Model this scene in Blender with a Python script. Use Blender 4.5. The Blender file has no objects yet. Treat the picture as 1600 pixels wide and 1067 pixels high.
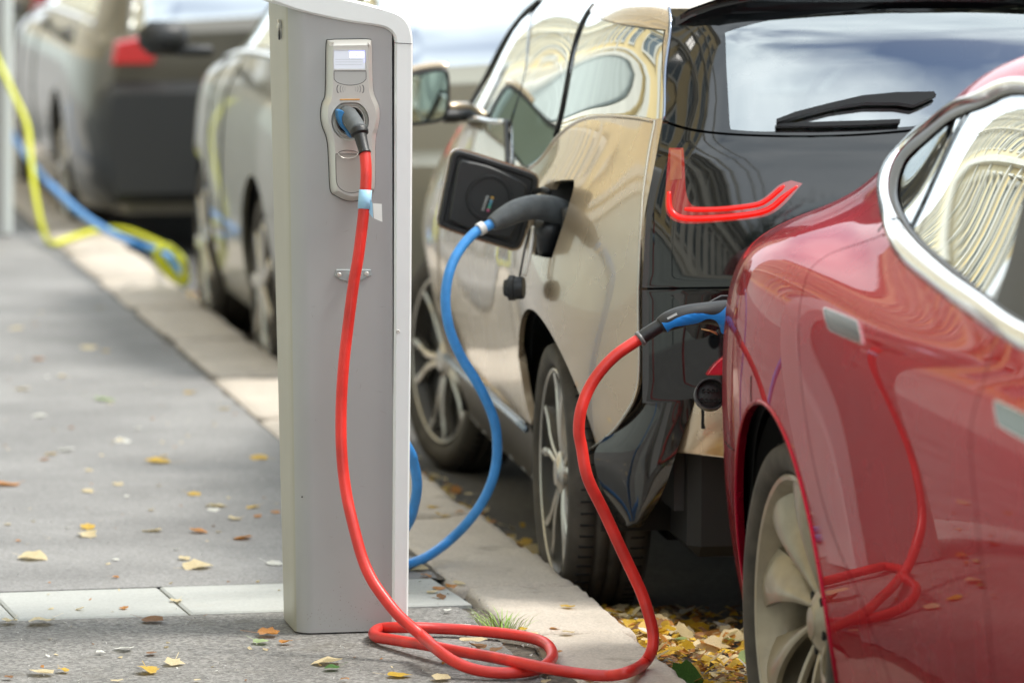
import bpy, math, random
import numpy as np
from mathutils import Vector, Matrix
from mathutils.bvhtree import BVHTree
from mathutils.geometry import delaunay_2d_cdt
random.seed(7); RNG = np.random.RandomState(5)
SC = bpy.context.scene; COL = SC.collection
R = math.radians
# ------------------------------------------------------------------ camera
# a pixel of the 1600x1067 photograph <-> a ray from the camera
F = 7500.; CX = 800.; CY = 533.5; VX, VY = -700., -300.; CAMH = 1.91
PITCH = math.atan((CY - VY) / F); YAW = math.atan((CX - VX) / math.hypot(F, CY - VY))
FW = np.array([math.sin(YAW) * math.cos(PITCH), math.cos(YAW) * math.cos(PITCH), -math.sin(PITCH)])
RT = np.array([math.cos(YAW), -math.sin(YAW), 0.]); UP = np.cross(RT, FW)
CAM = np.array([0, 0, CAMH])
def ray(x, y): return (x - CX) / F * RT - (y - CY) / F * UP + FW
def atY(x, y, Y): r = ray(x, y); return CAM + r * Y / r[1]
def atZ(x, y, z): r = ray(x, y); return CAM + r * (z - CAMH) / r[2]
def atX(x, y, X): r = ray(x, y); return CAM + r * X / r[0]
cd = bpy.data.cameras.new('camera'); cam = bpy.data.objects.new('camera', cd); COL.objects.link(cam)
cam.matrix_world = Matrix(((RT[0], UP[0], -FW[0], 0), (RT[1], UP[1], -FW[1], 0), (RT[2], UP[2], -FW[2], CAMH), (0, 0, 0, 1)))
cd.sensor_width = 36; cd.lens = F / 1600 * 36; cd.clip_end = 2000
cd.dof.use_dof = True; cd.dof.focus_distance = 10.9; cd.dof.aperture_fstop = 3.1
SC.camera = cam
# ------------------------------------------------------------------ world, sun, exposure
W = bpy.data.worlds.new('World'); SC.world = W; W.use_nodes = True
nt = W.node_tree; nt.nodes.clear()
out = nt.nodes.new('ShaderNodeOutputWorld'); bg = nt.nodes.new('ShaderNodeBackground'); bg.inputs['Strength'].default_value = .1
sky = nt.nodes.new('ShaderNodeTexSky'); sky.sky_type = 'NISHITA'; sky.sun_disc = False
SUN_EL, SUN_AZ = R(56), R(98)
sky.sun_elevation = SUN_EL; sky.sun_rotation = SUN_AZ
tc = nt.nodes.new('ShaderNodeTexCoord'); mp = nt.nodes.new('ShaderNodeMapping'); mp.inputs['Scale'].default_value = (1.1, 1.1, 1.3)
nz = nt.nodes.new('ShaderNodeTexNoise'); nz.inputs['Scale'].default_value = 2.2; nz.inputs['Detail'].default_value = 7; nz.inputs['Roughness'].default_value = .55
cr = nt.nodes.new('ShaderNodeValToRGB'); cr.color_ramp.elements[0].position = .30; cr.color_ramp.elements[1].position = .46
nz2 = nt.nodes.new('ShaderNodeTexNoise'); nz2.inputs['Scale'].default_value = 3.1; nz2.inputs['Detail'].default_value = 5
cc = nt.nodes.new('ShaderNodeValToRGB'); e = cc.color_ramp.elements
e[0].position = .36; e[0].color = (7.6, 8.5, 9.2, 1); e[1].position = .7; e[1].color = (11.8, 12.5, 12.9, 1)
mx = nt.nodes.new('ShaderNodeMixRGB')
L_ = nt.links.new
L_(tc.outputs['Generated'], mp.inputs['Vector']); L_(mp.outputs[0], nz.inputs['Vector']); L_(mp.outputs[0], nz2.inputs['Vector'])
# a hole in the cloud: distance to a direction, ragged by the same noise
vd = nt.nodes.new('ShaderNodeVectorMath'); vd.operation = 'DISTANCE'; vd.inputs[1].default_value = (.21, -.50, .84); L_(tc.outputs['Generated'], vd.inputs[0])
ad = nt.nodes.new('ShaderNodeMath'); ad.operation = 'MULTIPLY_ADD'; ad.inputs[1].default_value = .55; L_(nz2.outputs['Fac'], ad.inputs[0]); L_(vd.outputs['Value'], ad.inputs[2])
gp = nt.nodes.new('ShaderNodeMapRange'); gp.inputs['From Min'].default_value = .34; gp.inputs['From Max'].default_value = .56; L_(ad.outputs[0], gp.inputs['Value'])
ml = nt.nodes.new('ShaderNodeMath'); ml.operation = 'MULTIPLY'; L_(cr.outputs[0], ml.inputs[0]); L_(gp.outputs[0], ml.inputs[1])
L_(nz.outputs['Fac'], cr.inputs[0]); L_(nz2.outputs['Fac'], cc.inputs[0]); L_(ml.outputs[0], mx.inputs[0])
L_(sky.outputs[0], mx.inputs[1]); L_(cc.outputs[0], mx.inputs[2]); L_(mx.outputs[0], bg.inputs[0]); L_(bg.outputs[0], out.inputs[0])
sd = bpy.data.lights.new('sun', 'SUN'); sd.energy = 2.2; sd.angle = R(14); sd.color = (1, .95, .87)
sun = bpy.data.objects.new('sun', sd); COL.objects.link(sun)
sdir = Vector((math.sin(SUN_AZ) * math.cos(SUN_EL), math.cos(SUN_AZ) * math.cos(SUN_EL), math.sin(SUN_EL)))
sun.rotation_euler = (-sdir).to_track_quat('-Z', 'Y').to_euler()
SC.view_settings.view_transform = 'Standard'; SC.view_settings.look = 'None'
SC.view_settings.exposure = 1.2; SC.view_settings.gamma = 1; SC.view_settings.use_curve_mapping = False
# ------------------------------------------------------------------ materials
MATS = {}
def mat(name, col, rough=.5, metal=0, coat=0, emit=0, ecol=None, var=0, vscale=8, bump=0, bscale=60, spec=.5, rvar=0, col2=None, detail=4, sheen=0, coatr=.03):
    if name in MATS: return MATS[name]
    m = bpy.data.materials.new(name); m.use_nodes = True; n = m.node_tree; b = n.nodes['Principled BSDF']
    b.inputs['Base Color'].default_value = (*col, 1); b.inputs['Roughness'].default_value = rough
    b.inputs['Metallic'].default_value = metal; b.inputs['Coat Weight'].default_value = coat; b.inputs['Coat Roughness'].default_value = coatr
    b.inputs['Specular IOR Level'].default_value = spec
    if emit: b.inputs['Emission Color'].default_value = (*(ecol or col), 1); b.inputs['Emission Strength'].default_value = emit
    t = n.nodes.new('ShaderNodeTexCoord')
    if var or col2:
        z = n.nodes.new('ShaderNodeTexNoise'); z.inputs['Scale'].default_value = vscale; z.inputs['Detail'].default_value = detail
        n.links.new(t.outputs['Object'], z.inputs['Vector'])
        r = n.nodes.new('ShaderNodeValToRGB'); r.color_ramp.elements[0].position = .35; r.color_ramp.elements[1].position = .68
        c2 = col2 or tuple(min(1, c * (1 + var)) for c in col); c1 = col if col2 else tuple(c * (1 - var) for c in col)
        r.color_ramp.elements[0].color = (*c1, 1); r.color_ramp.elements[1].color = (*c2, 1)
        n.links.new(z.outputs['Fac'], r.inputs[0]); n.links.new(r.outputs[0], b.inputs['Base Color'])
    if rvar:
        z = n.nodes.new('ShaderNodeTexNoise'); z.inputs['Scale'].default_value = 5; z.inputs['Detail'].default_value = 8
        n.links.new(t.outputs['Object'], z.inputs['Vector'])
        q = n.nodes.new('ShaderNodeMapRange'); q.inputs['From Min'].default_value = .3; q.inputs['From Max'].default_value = .7
        q.inputs['To Min'].default_value = max(0, rough - rvar); q.inputs['To Max'].default_value = rough + rvar
        n.links.new(z.outputs['Fac'], q.inputs['Value']); n.links.new(q.outputs[0], b.inputs['Roughness'])
    if bump:
        z = n.nodes.new('ShaderNodeTexNoise'); z.inputs['Scale'].default_value = bscale; z.inputs['Detail'].default_value = 5
        n.links.new(t.outputs['Object'], z.inputs['Vector'])
        u = n.nodes.new('ShaderNodeBump'); u.inputs['Strength'].default_value = bump; u.inputs['Distance'].default_value = .01
        n.links.new(z.outputs['Fac'], u.inputs['Height']); n.links.new(u.outputs[0], b.inputs['Normal'])
    MATS[name] = m; return m
def ground_mat(name, base, grain, gscale, patch, bumpd, stain=None):
    m = bpy.data.materials.new(name); m.use_nodes = True; n = m.node_tree; b = n.nodes['Principled BSDF']; lk = n.links.new
    t = n.nodes.new('ShaderNodeTexCoord')
    v = n.nodes.new('ShaderNodeTexVoronoi'); v.inputs['Scale'].default_value = gscale; lk(t.outputs['Object'], v.inputs['Vector'])
    z = n.nodes.new('ShaderNodeTexNoise'); z.inputs['Scale'].default_value = gscale * .8; z.inputs['Detail'].default_value = 6; z.inputs['Roughness'].default_value = .7
    lk(t.outputs['Object'], z.inputs['Vector'])
    p = n.nodes.new('ShaderNodeTexNoise'); p.inputs['Scale'].default_value = 1.7; p.inputs['Detail'].default_value = 7; p.inputs['Roughness'].default_value = .6
    lk(t.outputs['Object'], p.inputs['Vector'])
    r = n.nodes.new('ShaderNodeValToRGB'); r.color_ramp.elements[0].position = .0; r.color_ramp.elements[1].position = 1
    r.color_ramp.elements[0].color = (*[c * (1 - grain) for c in base], 1); r.color_ramp.elements[1].color = (*[min(1, c * (1 + grain)) for c in base], 1)
    sp = n.nodes.new('ShaderNodeSeparateColor'); lk(v.outputs['Color'], sp.inputs[0])
    a = n.nodes.new('ShaderNodeMath'); a.operation = 'MULTIPLY_ADD'; a.inputs[1].default_value = .45; lk(sp.outputs[0], a.inputs[0])
    a2 = n.nodes.new('ShaderNodeMath'); a2.operation = 'MULTIPLY'; a2.inputs[1].default_value = .55; lk(z.outputs['Fac'], a2.inputs[0]); lk(a2.outputs[0], a.inputs[2])
    lk(a.outputs[0], r.inputs[0])
    pr = n.nodes.new('ShaderNodeMapRange'); pr.inputs['From Min'].default_value = .3; pr.inputs['From Max'].default_value = .7
    pr.inputs['To Min'].default_value = 1 - patch; pr.inputs['To Max'].default_value = 1 + patch; lk(p.outputs['Fac'], pr.inputs['Value'])
    mm = n.nodes.new('ShaderNodeVectorMath'); mm.operation = 'SCALE'; lk(r.outputs[0], mm.inputs[0]); lk(pr.outputs[0], mm.inputs['Scale'])
    last = mm.outputs[0]
    if stain:
        s = n.nodes.new('ShaderNodeTexNoise'); s.inputs['Scale'].default_value = 5; s.inputs['Detail'].default_value = 9; s.inputs['Roughness'].default_value = .7
        lk(t.outputs['Object'], s.inputs['Vector'])
        q = n.nodes.new('ShaderNodeValToRGB'); q.color_ramp.elements[0].position = .56; q.color_ramp.elements[1].position = .66
        lk(s.outputs['Fac'], q.inputs[0]); x = n.nodes.new('ShaderNodeMixRGB'); x.inputs[2].default_value = (*stain, 1)
        y = n.nodes.new('ShaderNodeMath'); y.operation = 'MULTIPLY'; y.inputs[1].default_value = .55; lk(q.outputs[0], y.inputs[0])
        lk(y.outputs[0], x.inputs[0]); lk(last, x.inputs[1]); last = x.outputs[0]
    lk(last, b.inputs['Base Color']); b.inputs['Roughness'].default_value = .85; b.inputs['Specular IOR Level'].default_value = .3
    u = n.nodes.new('ShaderNodeBump'); u.inputs['Strength'].default_value = .9; u.inputs['Distance'].default_value = bumpd
    lk(a.outputs[0], u.inputs['Height']); lk(u.outputs[0], b.inputs['Normal'])
    MATS[name] = m; return m
def glass_mat(name, tint, base, ior, rough=0.0):
    m = bpy.data.materials.new(name); m.use_nodes = True; n = m.node_tree; n.nodes.clear(); lk = n.links.new
    o = n.nodes.new('ShaderNodeOutputMaterial'); mxs = n.nodes.new('ShaderNodeMixShader')
    tr = n.nodes.new('ShaderNodeBsdfTransparent'); tr.inputs[0].default_value = (*tint, 1)
    gl = n.nodes.new('ShaderNodeBsdfGlossy'); gl.inputs['Roughness'].default_value = rough; gl.inputs[0].default_value = (.93, .97, .97, 1)
    fr = n.nodes.new('ShaderNodeFresnel'); fr.inputs[0].default_value = ior
    a = n.nodes.new('ShaderNodeMath'); a.operation = 'ADD'; a.use_clamp = True; a.inputs[1].default_value = base
    lk(fr.outputs[0], a.inputs[0]); lk(a.outputs[0], mxs.inputs[0]); lk(tr.outputs[0], mxs.inputs[1]); lk(gl.outputs[0], mxs.inputs[2]); lk(mxs.outputs[0], o.inputs[0])
    MATS[name] = m; return m
M_ASPH = ground_mat('pavement_asphalt', (.205, .203, .20), .46, 170, .24, .0015)
M_ASPH2 = ground_mat('coarse_asphalt', (.195, .19, .18), .85, 140, .28, .009, (.13, .12, .10))
M_ROAD = ground_mat('road_asphalt', (.10, .098, .095), .5, 110, .25, .005)
M_GRAN = ground_mat('kerb_granite', (.47, .42, .36), .24, 210, .14, .003, (.24, .21, .175))
M_SLAB = ground_mat('pale_paving_stone', (.345, .355, .34), .14, 160, .07, .001, (.33, .33, .31))
M_BLACK = mat('black_plastic', (.012, .013, .014), .45, bump=.12, bscale=300)
M_DARK = mat('dark_cavity', (.006, .006, .006), .9)
M_RUB = mat('tyre_rubber', (.050, .043, .034), .75, var=.35, vscale=14, bump=.15, bscale=90)
M_BGLOSS = mat('black_gloss_panel', (.005, .006, .007), .04, spec=.75)
M_REDP = mat('red_paint', (.42, .003, .032), .26, .80, coat=.55, coatr=.012, rvar=.05, spec=.3)
_b = M_REDP.node_tree.nodes['Principled BSDF']; _b.inputs['Specular Tint'].default_value = (.60, .05, .09, 1); _b.inputs['Coat IOR'].default_value = 1.38
M_BEIG = mat('champagne_paint', (.47, .37, .255), .27, .65, coat=1, coatr=.02, rvar=.05)
M_CHR = mat('chrome_trim', (.82, .82, .80), .10, 1)
M_SIL = mat('silver_alloy', (.50, .475, .43), .26, .9)
M_RIMD = mat('dark_rim', (.05, .047, .042), .35, .6)
M_TURB = mat('bronze_grey_alloy', (.31, .27, .20), .34, .45, coat=.3, var=.10, vscale=25)
M_RCAB = mat('red_cable_sheath', (.60, .030, .022), .38, var=.2, vscale=14, bump=.05, bscale=150)
M_BCAB = mat('blue_cable_sheath', (.05, .27, .66), .40, var=.10, vscale=30)
M_YCAB = mat('yellow_cable_sheath', (.70, .72, .02), .45)
M_BPL = mat('blue_plastic', (.015, .26, .78), .38)
M_POST = mat('post_grey_powder_coat', (.385, .388, .385), .42, .25, var=.04, vscale=3, bump=.03, bscale=600)
M_POST2 = mat('post_side_facade_glow', (.38, .37, .30), .42, .2, var=.04, vscale=3)  # yellow reflection of the street front mixed into the side face's colour
M_BAND = mat('pale_anodised_band', (.78, .82, .82), .32, .15, var=.03, vscale=2)
M_PLATE = mat('satin_aluminium', (.62, .61, .57), .30, .6)
M_GREYPL = mat('grey_rubber_plug', (.085, .095, .10), .55, var=.2, vscale=40)
M_WHITE = mat('white_label', (.8, .8, .78), .5)
M_GLS = glass_mat('car_window_glass', (.05, .06, .055), .46, 1.75)
M_HATCH = glass_mat('hatch_glass', (.66, .78, .76), .27, 1.7)
M_TINT = glass_mat('background_glass', (.25, .3, .3), .5, 1.8)
# ------------------------------------------------------------------ object helpers
def tag(o, label=None, cat=None, group=None, kind=None):
    if label: o['label'] = label
    if cat: o['category'] = cat
    if group: o['group'] = group
    if kind: o['kind'] = kind
    return o
def thing(name, label, cat, loc=(0, 0, 0), group=None):
    o = bpy.data.objects.new(name, None); COL.objects.link(o); o.location = [float(c) for c in loc]; o.empty_display_size = .1
    return tag(o, label, cat, group)
def mk(name, verts, faces, m, parent=None, smooth=True, normals=None, mats=None, midx=None):
    """verts in world coordinates; a child of a thing keeps them as world coordinates through its parent's inverse"""
    me = bpy.data.meshes.new(name)
    V = np.asarray(verts, float).reshape(-1, 3)
    off = np.zeros(3)
    p = parent
    while p is not None: off += np.array(p.location); p = p.parent
    me.from_pydata((V - off).tolist(), [], [list(map(int, f)) for f in faces]); me.update()
    if mats:
        for q in mats: me.materials.append(q)
        me.polygons.foreach_set('material_index', midx)
    else: me.materials.append(m)
    if smooth: me.polygons.foreach_set('use_smooth', [True] * len(me.polygons))
    if normals is not None: me.normals_split_custom_set_from_vertices(np.asarray(normals, float).tolist())
    o = bpy.data.objects.new(name, me); COL.objects.link(o)
    if parent: o.parent = parent
    return o
class MB:
    def __init__(s): s.v = []; s.f = []
    def add(s, v, f):
        k = len(s.v); s.v += [tuple(map(float, q)) for q in v]; s.f += [[i + k for i in g] for g in f]; return s
    def box(s, c, d, ax=None, b=0):
        """box with chamfered edges; ax = 3 axes"""
        c = np.array(c, float); h = np.array(d, float) / 2; A = np.eye(3) if ax is None else np.array(ax, float)
        if b <= 0:
            P = [(x, y, z) for x in (-1, 1) for y in (-1, 1) for z in (-1, 1)]
            V = [c + (np.array(p) * h) @ A for p in P]
            return s.add(V, [(0, 1, 3, 2), (4, 6, 7, 5), (0, 4, 5, 1), (2, 3, 7, 6), (0, 2, 6, 4), (1, 5, 7, 3)])
        V = []; idx = {}
        for x in (-1, 1):
            for y in (-1, 1):
                for z in (-1, 1):
                    for k in range(3):
                        q = h.copy() - b; q[k] += b; idx[(x, y, z, k)] = len(V); V.append(c + (np.array((x, y, z)) * q) @ A)
        Fc = []
        for k in range(3):
            i, j = [(1, 2), (2, 0), (0, 1)][k]
            for sg in (-1, 1):
                f = []
                for (p, q) in ((-1, -1), (1, -1), (1, 1), (-1, 1)):
                    t = [0, 0, 0]; t[k] = sg; t[i] = p; t[j] = q; f.append(idx[(*t, k)])
                Fc.append(f if sg > 0 else f[::-1])
        for k in range(3):
            i, j = [(1, 2), (2, 0), (0, 1)][k]
            for p in (-1, 1):
                for q in (-1, 1):
                    a = [0, 0, 0]; a[i] = p; a[j] = q; c0 = a.copy(); c1 = a.copy(); c0[k] = -1; c1[k] = 1
                    f = [idx[(*c0, i)], idx[(*c1, i)], idx[(*c1, j)], idx[(*c0, j)]]
                    Fc.append(f if p * q < 0 else f[::-1])
        for x in (-1, 1):
            for y in (-1, 1):
                for z in (-1, 1):
                    f = [idx[(x, y, z, k)] for k in range(3)]; Fc.append(f if x * y * z > 0 else f[::-1])
        return s.add(V, Fc)
    def tube(s, P, r, n=12, cap=True, closed=False):
        P = np.asarray(P, float); N = len(P); rr = np.full(N, r) if np.isscalar(r) else np.asarray(r, float)
        T = np.gradient(P, axis=0)
        if closed: T = np.roll(P, -1, 0) - np.roll(P, 1, 0)
        T /= np.linalg.norm(T, axis=1)[:, None] + 1e-12
        u = np.cross(T[0], (0.13, .21, .97)); u /= np.linalg.norm(u); V = []
        for i in range(N):
            u = u - T[i] * (u @ T[i]); u /= np.linalg.norm(u); w = np.cross(T[i], u)
            for k in range(n):
                a = 2 * math.pi * k / n; V.append(P[i] + rr[i] * (math.cos(a) * u + math.sin(a) * w))
        Fc = []
        for i in range(N if closed else N - 1):
            j = (i + 1) % N
            for k in range(n):
                l = (k + 1) % n; Fc.append((i * n + k, i * n + l, j * n + l, j * n + k))
        if cap and not closed: Fc += [tuple(range(n))[::-1], tuple(range((N - 1) * n, N * n))]
        return s.add(V, Fc)
    def lathe(s, prof, c, axis, n=48, closed=False, arc=None, up=None):
        """prof = (axial, radius)"""
        ax = np.array(axis, float); ax /= np.linalg.norm(ax)
        u = np.cross(ax, (0, 0, 1) if abs(ax[2]) < .9 else (1, 0, 0)); u /= np.linalg.norm(u); w = np.cross(ax, u)
        a0, a1 = arc or (0, 2 * math.pi); full = arc is None; m = n if full else n + 1; V = []; Fc = []
        for (h, r) in prof:
            for k in range(m):
                a = a0 + (a1 - a0) * k / n; V.append(np.array(c) + ax * h + r * (math.cos(a) * u + math.sin(a) * w))
        K = len(prof)
        for i in range(K if closed else K - 1):
            j = (i + 1) % K
            for k in range(n):
                l = (k + 1) % m; Fc.append((i * m + k, i * m + l, j * m + l, j * m + k))
        return s.add(V, Fc)
    def build(s, name, m, parent=None, smooth=True, **k): return mk(name, s.v, s.f, m, parent, smooth, **k)
def auto(o, ang=35):
    me = o.data; me.set_sharp_from_angle(angle=R(ang)); return o
def crom(P, n=8, closed=False):
    """Catmull-Rom through rows of P; a row may carry nothing else"""
    P = np.asarray(P, float); N = len(P); out = []
    for i in range(N if closed else N - 1):
        p1 = P[i]; p2 = P[(i + 1) % N]
        p0 = P[(i - 1) % N] if (closed or i > 0) else 2 * p1 - p2
        p3 = P[(i + 2) % N] if (closed or i < N - 2) else 2 * p2 - p1
        for k in range(n):
            t = k / n; out.append(.5 * (2 * p1 + (p2 - p0) * t + (2 * p0 - 5 * p1 + 4 * p2 - p3) * t * t + (3 * p1 - p0 - 3 * p2 + p3) * t ** 3))
    if not closed: out.append(P[-1])
    return np.array(out)
def roundpoly(pts, n=5):
    """closed 2D/3D outline: corner() points stay sharp, others are smoothed"""
    P = [np.array(p[:2], float) for p in pts]; C = [len(p) > 2 and p[2] == 'c' for p in pts]
    if not any(C): return crom(P, n, True)
    k0 = C.index(True); P = P[k0:] + P[:k0]; C = C[k0:] + C[:k0]; P.append(P[0]); C.append(True)
    out = []; i = 0
    while i < len(P) - 1:
        j = i + 1
        while not C[j]: j += 1
        seg = crom(P[i:j + 1], n) if j - i > 1 else np.array([P[i] + (P[j] - P[i]) * k / n for k in range(n + 1)])
        out.append(seg[:-1]); i = j
    return np.vstack(out)
def inside(poly, q):
    x, y = q[:, 0], q[:, 1]; r = np.zeros(len(q), bool); P = np.asarray(poly)
    x1, y1 = P[:, 0], P[:, 1]; x2, y2 = np.roll(x1, -1), np.roll(y1, -1)
    for a, b, c, d in zip(x1, y1, x2, y2):
        if b == d: continue
        k = ((b > y) != (d > y)) & (x < (c - a) * (y - b) / (d - b) + a); r ^= k
    return r
def dist_edges(poly, q):
    P = np.asarray(poly); D = np.full(len(q), 1e9)
    for a, b in zip(P, np.roll(P, -1, 0)):
        d = b - a; L = d @ d
        if L < 1e-14: continue
        t = np.clip((q - a) @ d / L, 0, 1); D = np.minimum(D, np.linalg.norm(q - a - t[:, None] * d, axis=1))
    return D
def offset(poly, g):
    """grow (+) or shrink (-) a closed 2D polygon"""
    P = np.asarray(poly); A = .5 * np.sum(P[:, 0] * np.roll(P[:, 1], -1) - np.roll(P[:, 0], -1) * P[:, 1])
    T = np.roll(P, -1, 0) - np.roll(P, 1, 0); T /= np.linalg.norm(T, axis=1)[:, None] + 1e-12
    N = np.stack([T[:, 1], -T[:, 0]], 1) * (1 if A > 0 else -1); return P + N * g
def cdt(inc, exc, res):
    polys = list(inc) + list(exc); pts = []; edges = []
    for p in polys:
        k = len(pts); pts += [tuple(q) for q in p]; n = len(p); edges += [(k + i, k + (i + 1) % n) for i in range(n)]
    if res:
        allp = np.vstack(inc); lo = allp.min(0); hi = allp.max(0)
        gx, gy = np.meshgrid(np.arange(lo[0] + res / 2, hi[0], res), np.arange(lo[1] + res / 2, hi[1], res)); q = np.stack([gx.ravel(), gy.ravel()], 1)
        k = np.zeros(len(q), bool)
        for p in inc: k |= inside(p, q)
        for p in exc: k &= ~inside(p, q)
        q = q[k]; D = np.full(len(q), 1e9)
        for p in polys: D = np.minimum(D, dist_edges(p, q))
        q = q[D > res * .45]; pts += [tuple(t) for t in q]
    r = delaunay_2d_cdt([Vector(p) for p in pts], edges, [], 0, 1e-6)
    V = np.array([tuple(p) for p in r[0]]); T = np.array([t for t in r[2] if len(t) == 3]); c = V[T].mean(1)
    k = np.zeros(len(c), bool)
    for p in inc: k |= inside(p, c)
    for p in exc: k &= ~inside(p, c)
    T = T[k]; a = V[T]; ar = (a[:, 1, 0] - a[:, 0, 0]) * (a[:, 2, 1] - a[:, 0, 1]) - (a[:, 2, 0] - a[:, 0, 0]) * (a[:, 1, 1] - a[:, 0, 1])
    T[ar < 0] = T[ar < 0][:, ::-1]; T = T[np.abs(ar) > 1e-10]
    used, inv = np.unique(T, return_inverse=True); return V[used], inv.reshape(-1, 3)
class Loft:
    """smooth B-spline surface over a net of points; traced outlines cut panels out of it"""
    def __init__(s, net, outdir):
        s.P = np.array(net, float); s.m, s.n = s.P.shape[:2]; p = s.P
        p = np.concatenate([2 * p[:1] - p[1:2], p, 2 * p[-1:] - p[-2:-1]], 0); p = np.concatenate([2 * p[:, :1] - p[:, 1:2], p, 2 * p[:, -1:] - p[:, -2:-1]], 1); s.Q = p
        s.ms = np.mean(np.linalg.norm(np.diff(s.P, axis=0), axis=2)); s.mt = np.mean(np.linalg.norm(np.diff(s.P, axis=1), axis=2))
        s.sign = 1; k = 6
        S = np.linspace(0, s.m - 1, (s.m - 1) * k + 1); T = np.linspace(0, s.n - 1, (s.n - 1) * k + 1); gs, gt = np.meshgrid(S, T, indexing='ij')
        V = s.ev(gs.ravel(), gt.ravel()); nn = s.nrm(gs.ravel(), gt.ravel()).mean(0)
        if nn @ np.array(outdir) < 0: s.sign = -1
        a, b = len(S), len(T); s.st = np.stack([gs.ravel(), gt.ravel()], 1); tr = []
        for i in range(a - 1):
            for j in range(b - 1):
                q = i * b + j; tr += [(q, q + b, q + b + 1), (q, q + b + 1, q + 1)]
        s.tr = tr; s.V = V; s.bvh = BVHTree.FromPolygons([tuple(v) for v in V], tr)
    def ev(s, S, T):
        S = np.clip(np.asarray(S, float), 0, s.m - 1); T = np.clip(np.asarray(T, float), 0, s.n - 1)
        i = np.minimum(S.astype(int), s.m - 2); j = np.minimum(T.astype(int), s.n - 2); a = S - i; b = T - j
        def B(t): return np.stack([(1 - t) ** 3, 3 * t ** 3 - 6 * t * t + 4, -3 * t ** 3 + 3 * t * t + 3 * t + 1, t ** 3], -1) / 6
        Ba, Bb = B(a), B(b); r = 0
        for k in range(4):
            for l in range(4): r = r + (Ba[..., k] * Bb[..., l])[..., None] * s.Q[i + k, j + l]
        return r
    def nrm(s, S, T):
        e = 1e-3; S = np.clip(S, e, s.m - 1 - e); T = np.clip(T, e, s.n - 1 - e)
        n = np.cross(s.ev(S + e, T) - s.ev(S - e, T), s.ev(S, T + e) - s.ev(S, T - e)); return s.sign * n / (np.linalg.norm(n, axis=-1)[..., None] + 1e-15)
    def hit(s, o, d):
        d = np.array(d) / np.linalg.norm(d); l, n, i, _ = s.bvh.ray_cast(Vector(o), Vector(d))
        if i is None:
            best = None
            f = s.V - np.array(o); k = f @ d; D = np.linalg.norm(f - k[:, None] * d, axis=1); j = int(np.argmin(D)); return s.st[j]
        t = s.tr[i]; A, B, C = s.V[t[0]], s.V[t[1]], s.V[t[2]]; p = np.array(l)
        v0, v1, v2 = B - A, C - A, p - A; d00, d01, d11, d20, d21 = v0 @ v0, v0 @ v1, v1 @ v1, v2 @ v0, v2 @ v1; dn = d00 * d11 - d01 * d01
        v = (d11 * d20 - d01 * d21) / dn; w = (d00 * d21 - d01 * d20) / dn
        return (1 - v - w) * s.st[t[0]] + v * s.st[t[1]] + w * s.st[t[2]]
    guard = None
    def px(s, x, y):
        a = s.hit(CAM, ray(x, y))
        if s.guard and x > s.guard[0] and a[0] > s.guard[1]:      # ray slipped past the tail: take the nearest point of the tail edge
            d = ray(x, y); d = d / np.linalg.norm(d); f = s.V - CAM; k = f @ d; D = np.linalg.norm(f - k[:, None] * d, axis=1); D[s.st[:, 0] > s.guard[1]] = 9; return s.st[int(np.argmin(D))]
        return a
    def poly(s, pts, n=5, smooth=True):
        """pts: (x,y[,'c']) photo pixels, or ('st', s, t); returns closed metric outline"""
        q = []
        for p in pts:
            if p[0] == 'st': q.append((p[1] * s.ms, p[2] * s.mt, 'c'))
            else: a = s.px(p[0], p[1]); q.append((a[0] * s.ms, a[1] * s.mt) + (('c',) if (len(p) > 2 and p[2] == 'c') or not smooth else ()))
        return roundpoly(q, n)
    def path(s, pts, n=6):
        q = [];
        for p in pts: a = s.px(p[0], p[1]) if p[0] != 'st' else (p[1], p[2]); q.append((a[0] * s.ms, a[1] * s.mt))
        return crom(q, n)
    def panel(s, name, m, inc, exc=(), res=.03, thick=.012, off=0., parent=None, mirror=None, label=None):
        V2, T = cdt(inc, exc, res); S, t = V2[:, 0] / s.ms, V2[:, 1] / s.mt; P = s.ev(S, t); N = s.nrm(S, t); P = P + N * off
        fn = np.cross(P[T[:, 1]] - P[T[:, 0]], P[T[:, 2]] - P[T[:, 0]]).sum(0)
        if np.einsum('ij,ij->', np.cross(P[T[:, 1]] - P[T[:, 0]], P[T[:, 2]] - P[T[:, 0]]), N[T[:, 0]]) < 0: T = T[:, ::-1]
        E = {}
        for f in T:
            for a, b in ((f[0], f[1]), (f[1], f[2]), (f[2], f[0])): E[(a, b)] = 1
        bd = [(a, b) for (a, b) in E if (b, a) not in E]
        V = list(P); NN = list(N); Fc = [list(f) for f in T]
        if thick:
            mp_ = {}
            for a, b in bd:
                for c in (a, b):
                    if c not in mp_:
                        mp_[c] = len(V); V += [P[c], P[c] - N[c] * thick]; NN += [N[c], N[c]]
                Fc.append([mp_[b], mp_[a], mp_[a] + 1, mp_[b] + 1])
            # side-facing normals for the turned-in rim
            acc = {c: np.zeros(3) for c in mp_}
            for a, b in bd:
                w = np.cross(P[b] - P[a], N[a]); acc[a] += w; acc[b] += w
            for c, k in mp_.items():
                w = acc[c]; w = w / (np.linalg.norm(w) + 1e-12); NN[k] = w; NN[k + 1] = w
        V = np.array(V); NN = np.array(NN)
        o = mk(name, V, Fc, m, parent, True, NN)
        if label: o['label'] = label
        if mirror is not None:
            O, b, vc = mirror; d = (V - O) @ b - vc; V2_ = V - 2 * d[:, None] * b; N2 = NN - 2 * (NN @ b)[:, None] * b
            mk(name, V2_, [f[::-1] for f in Fc], m, parent, True, N2)
        return o
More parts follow.
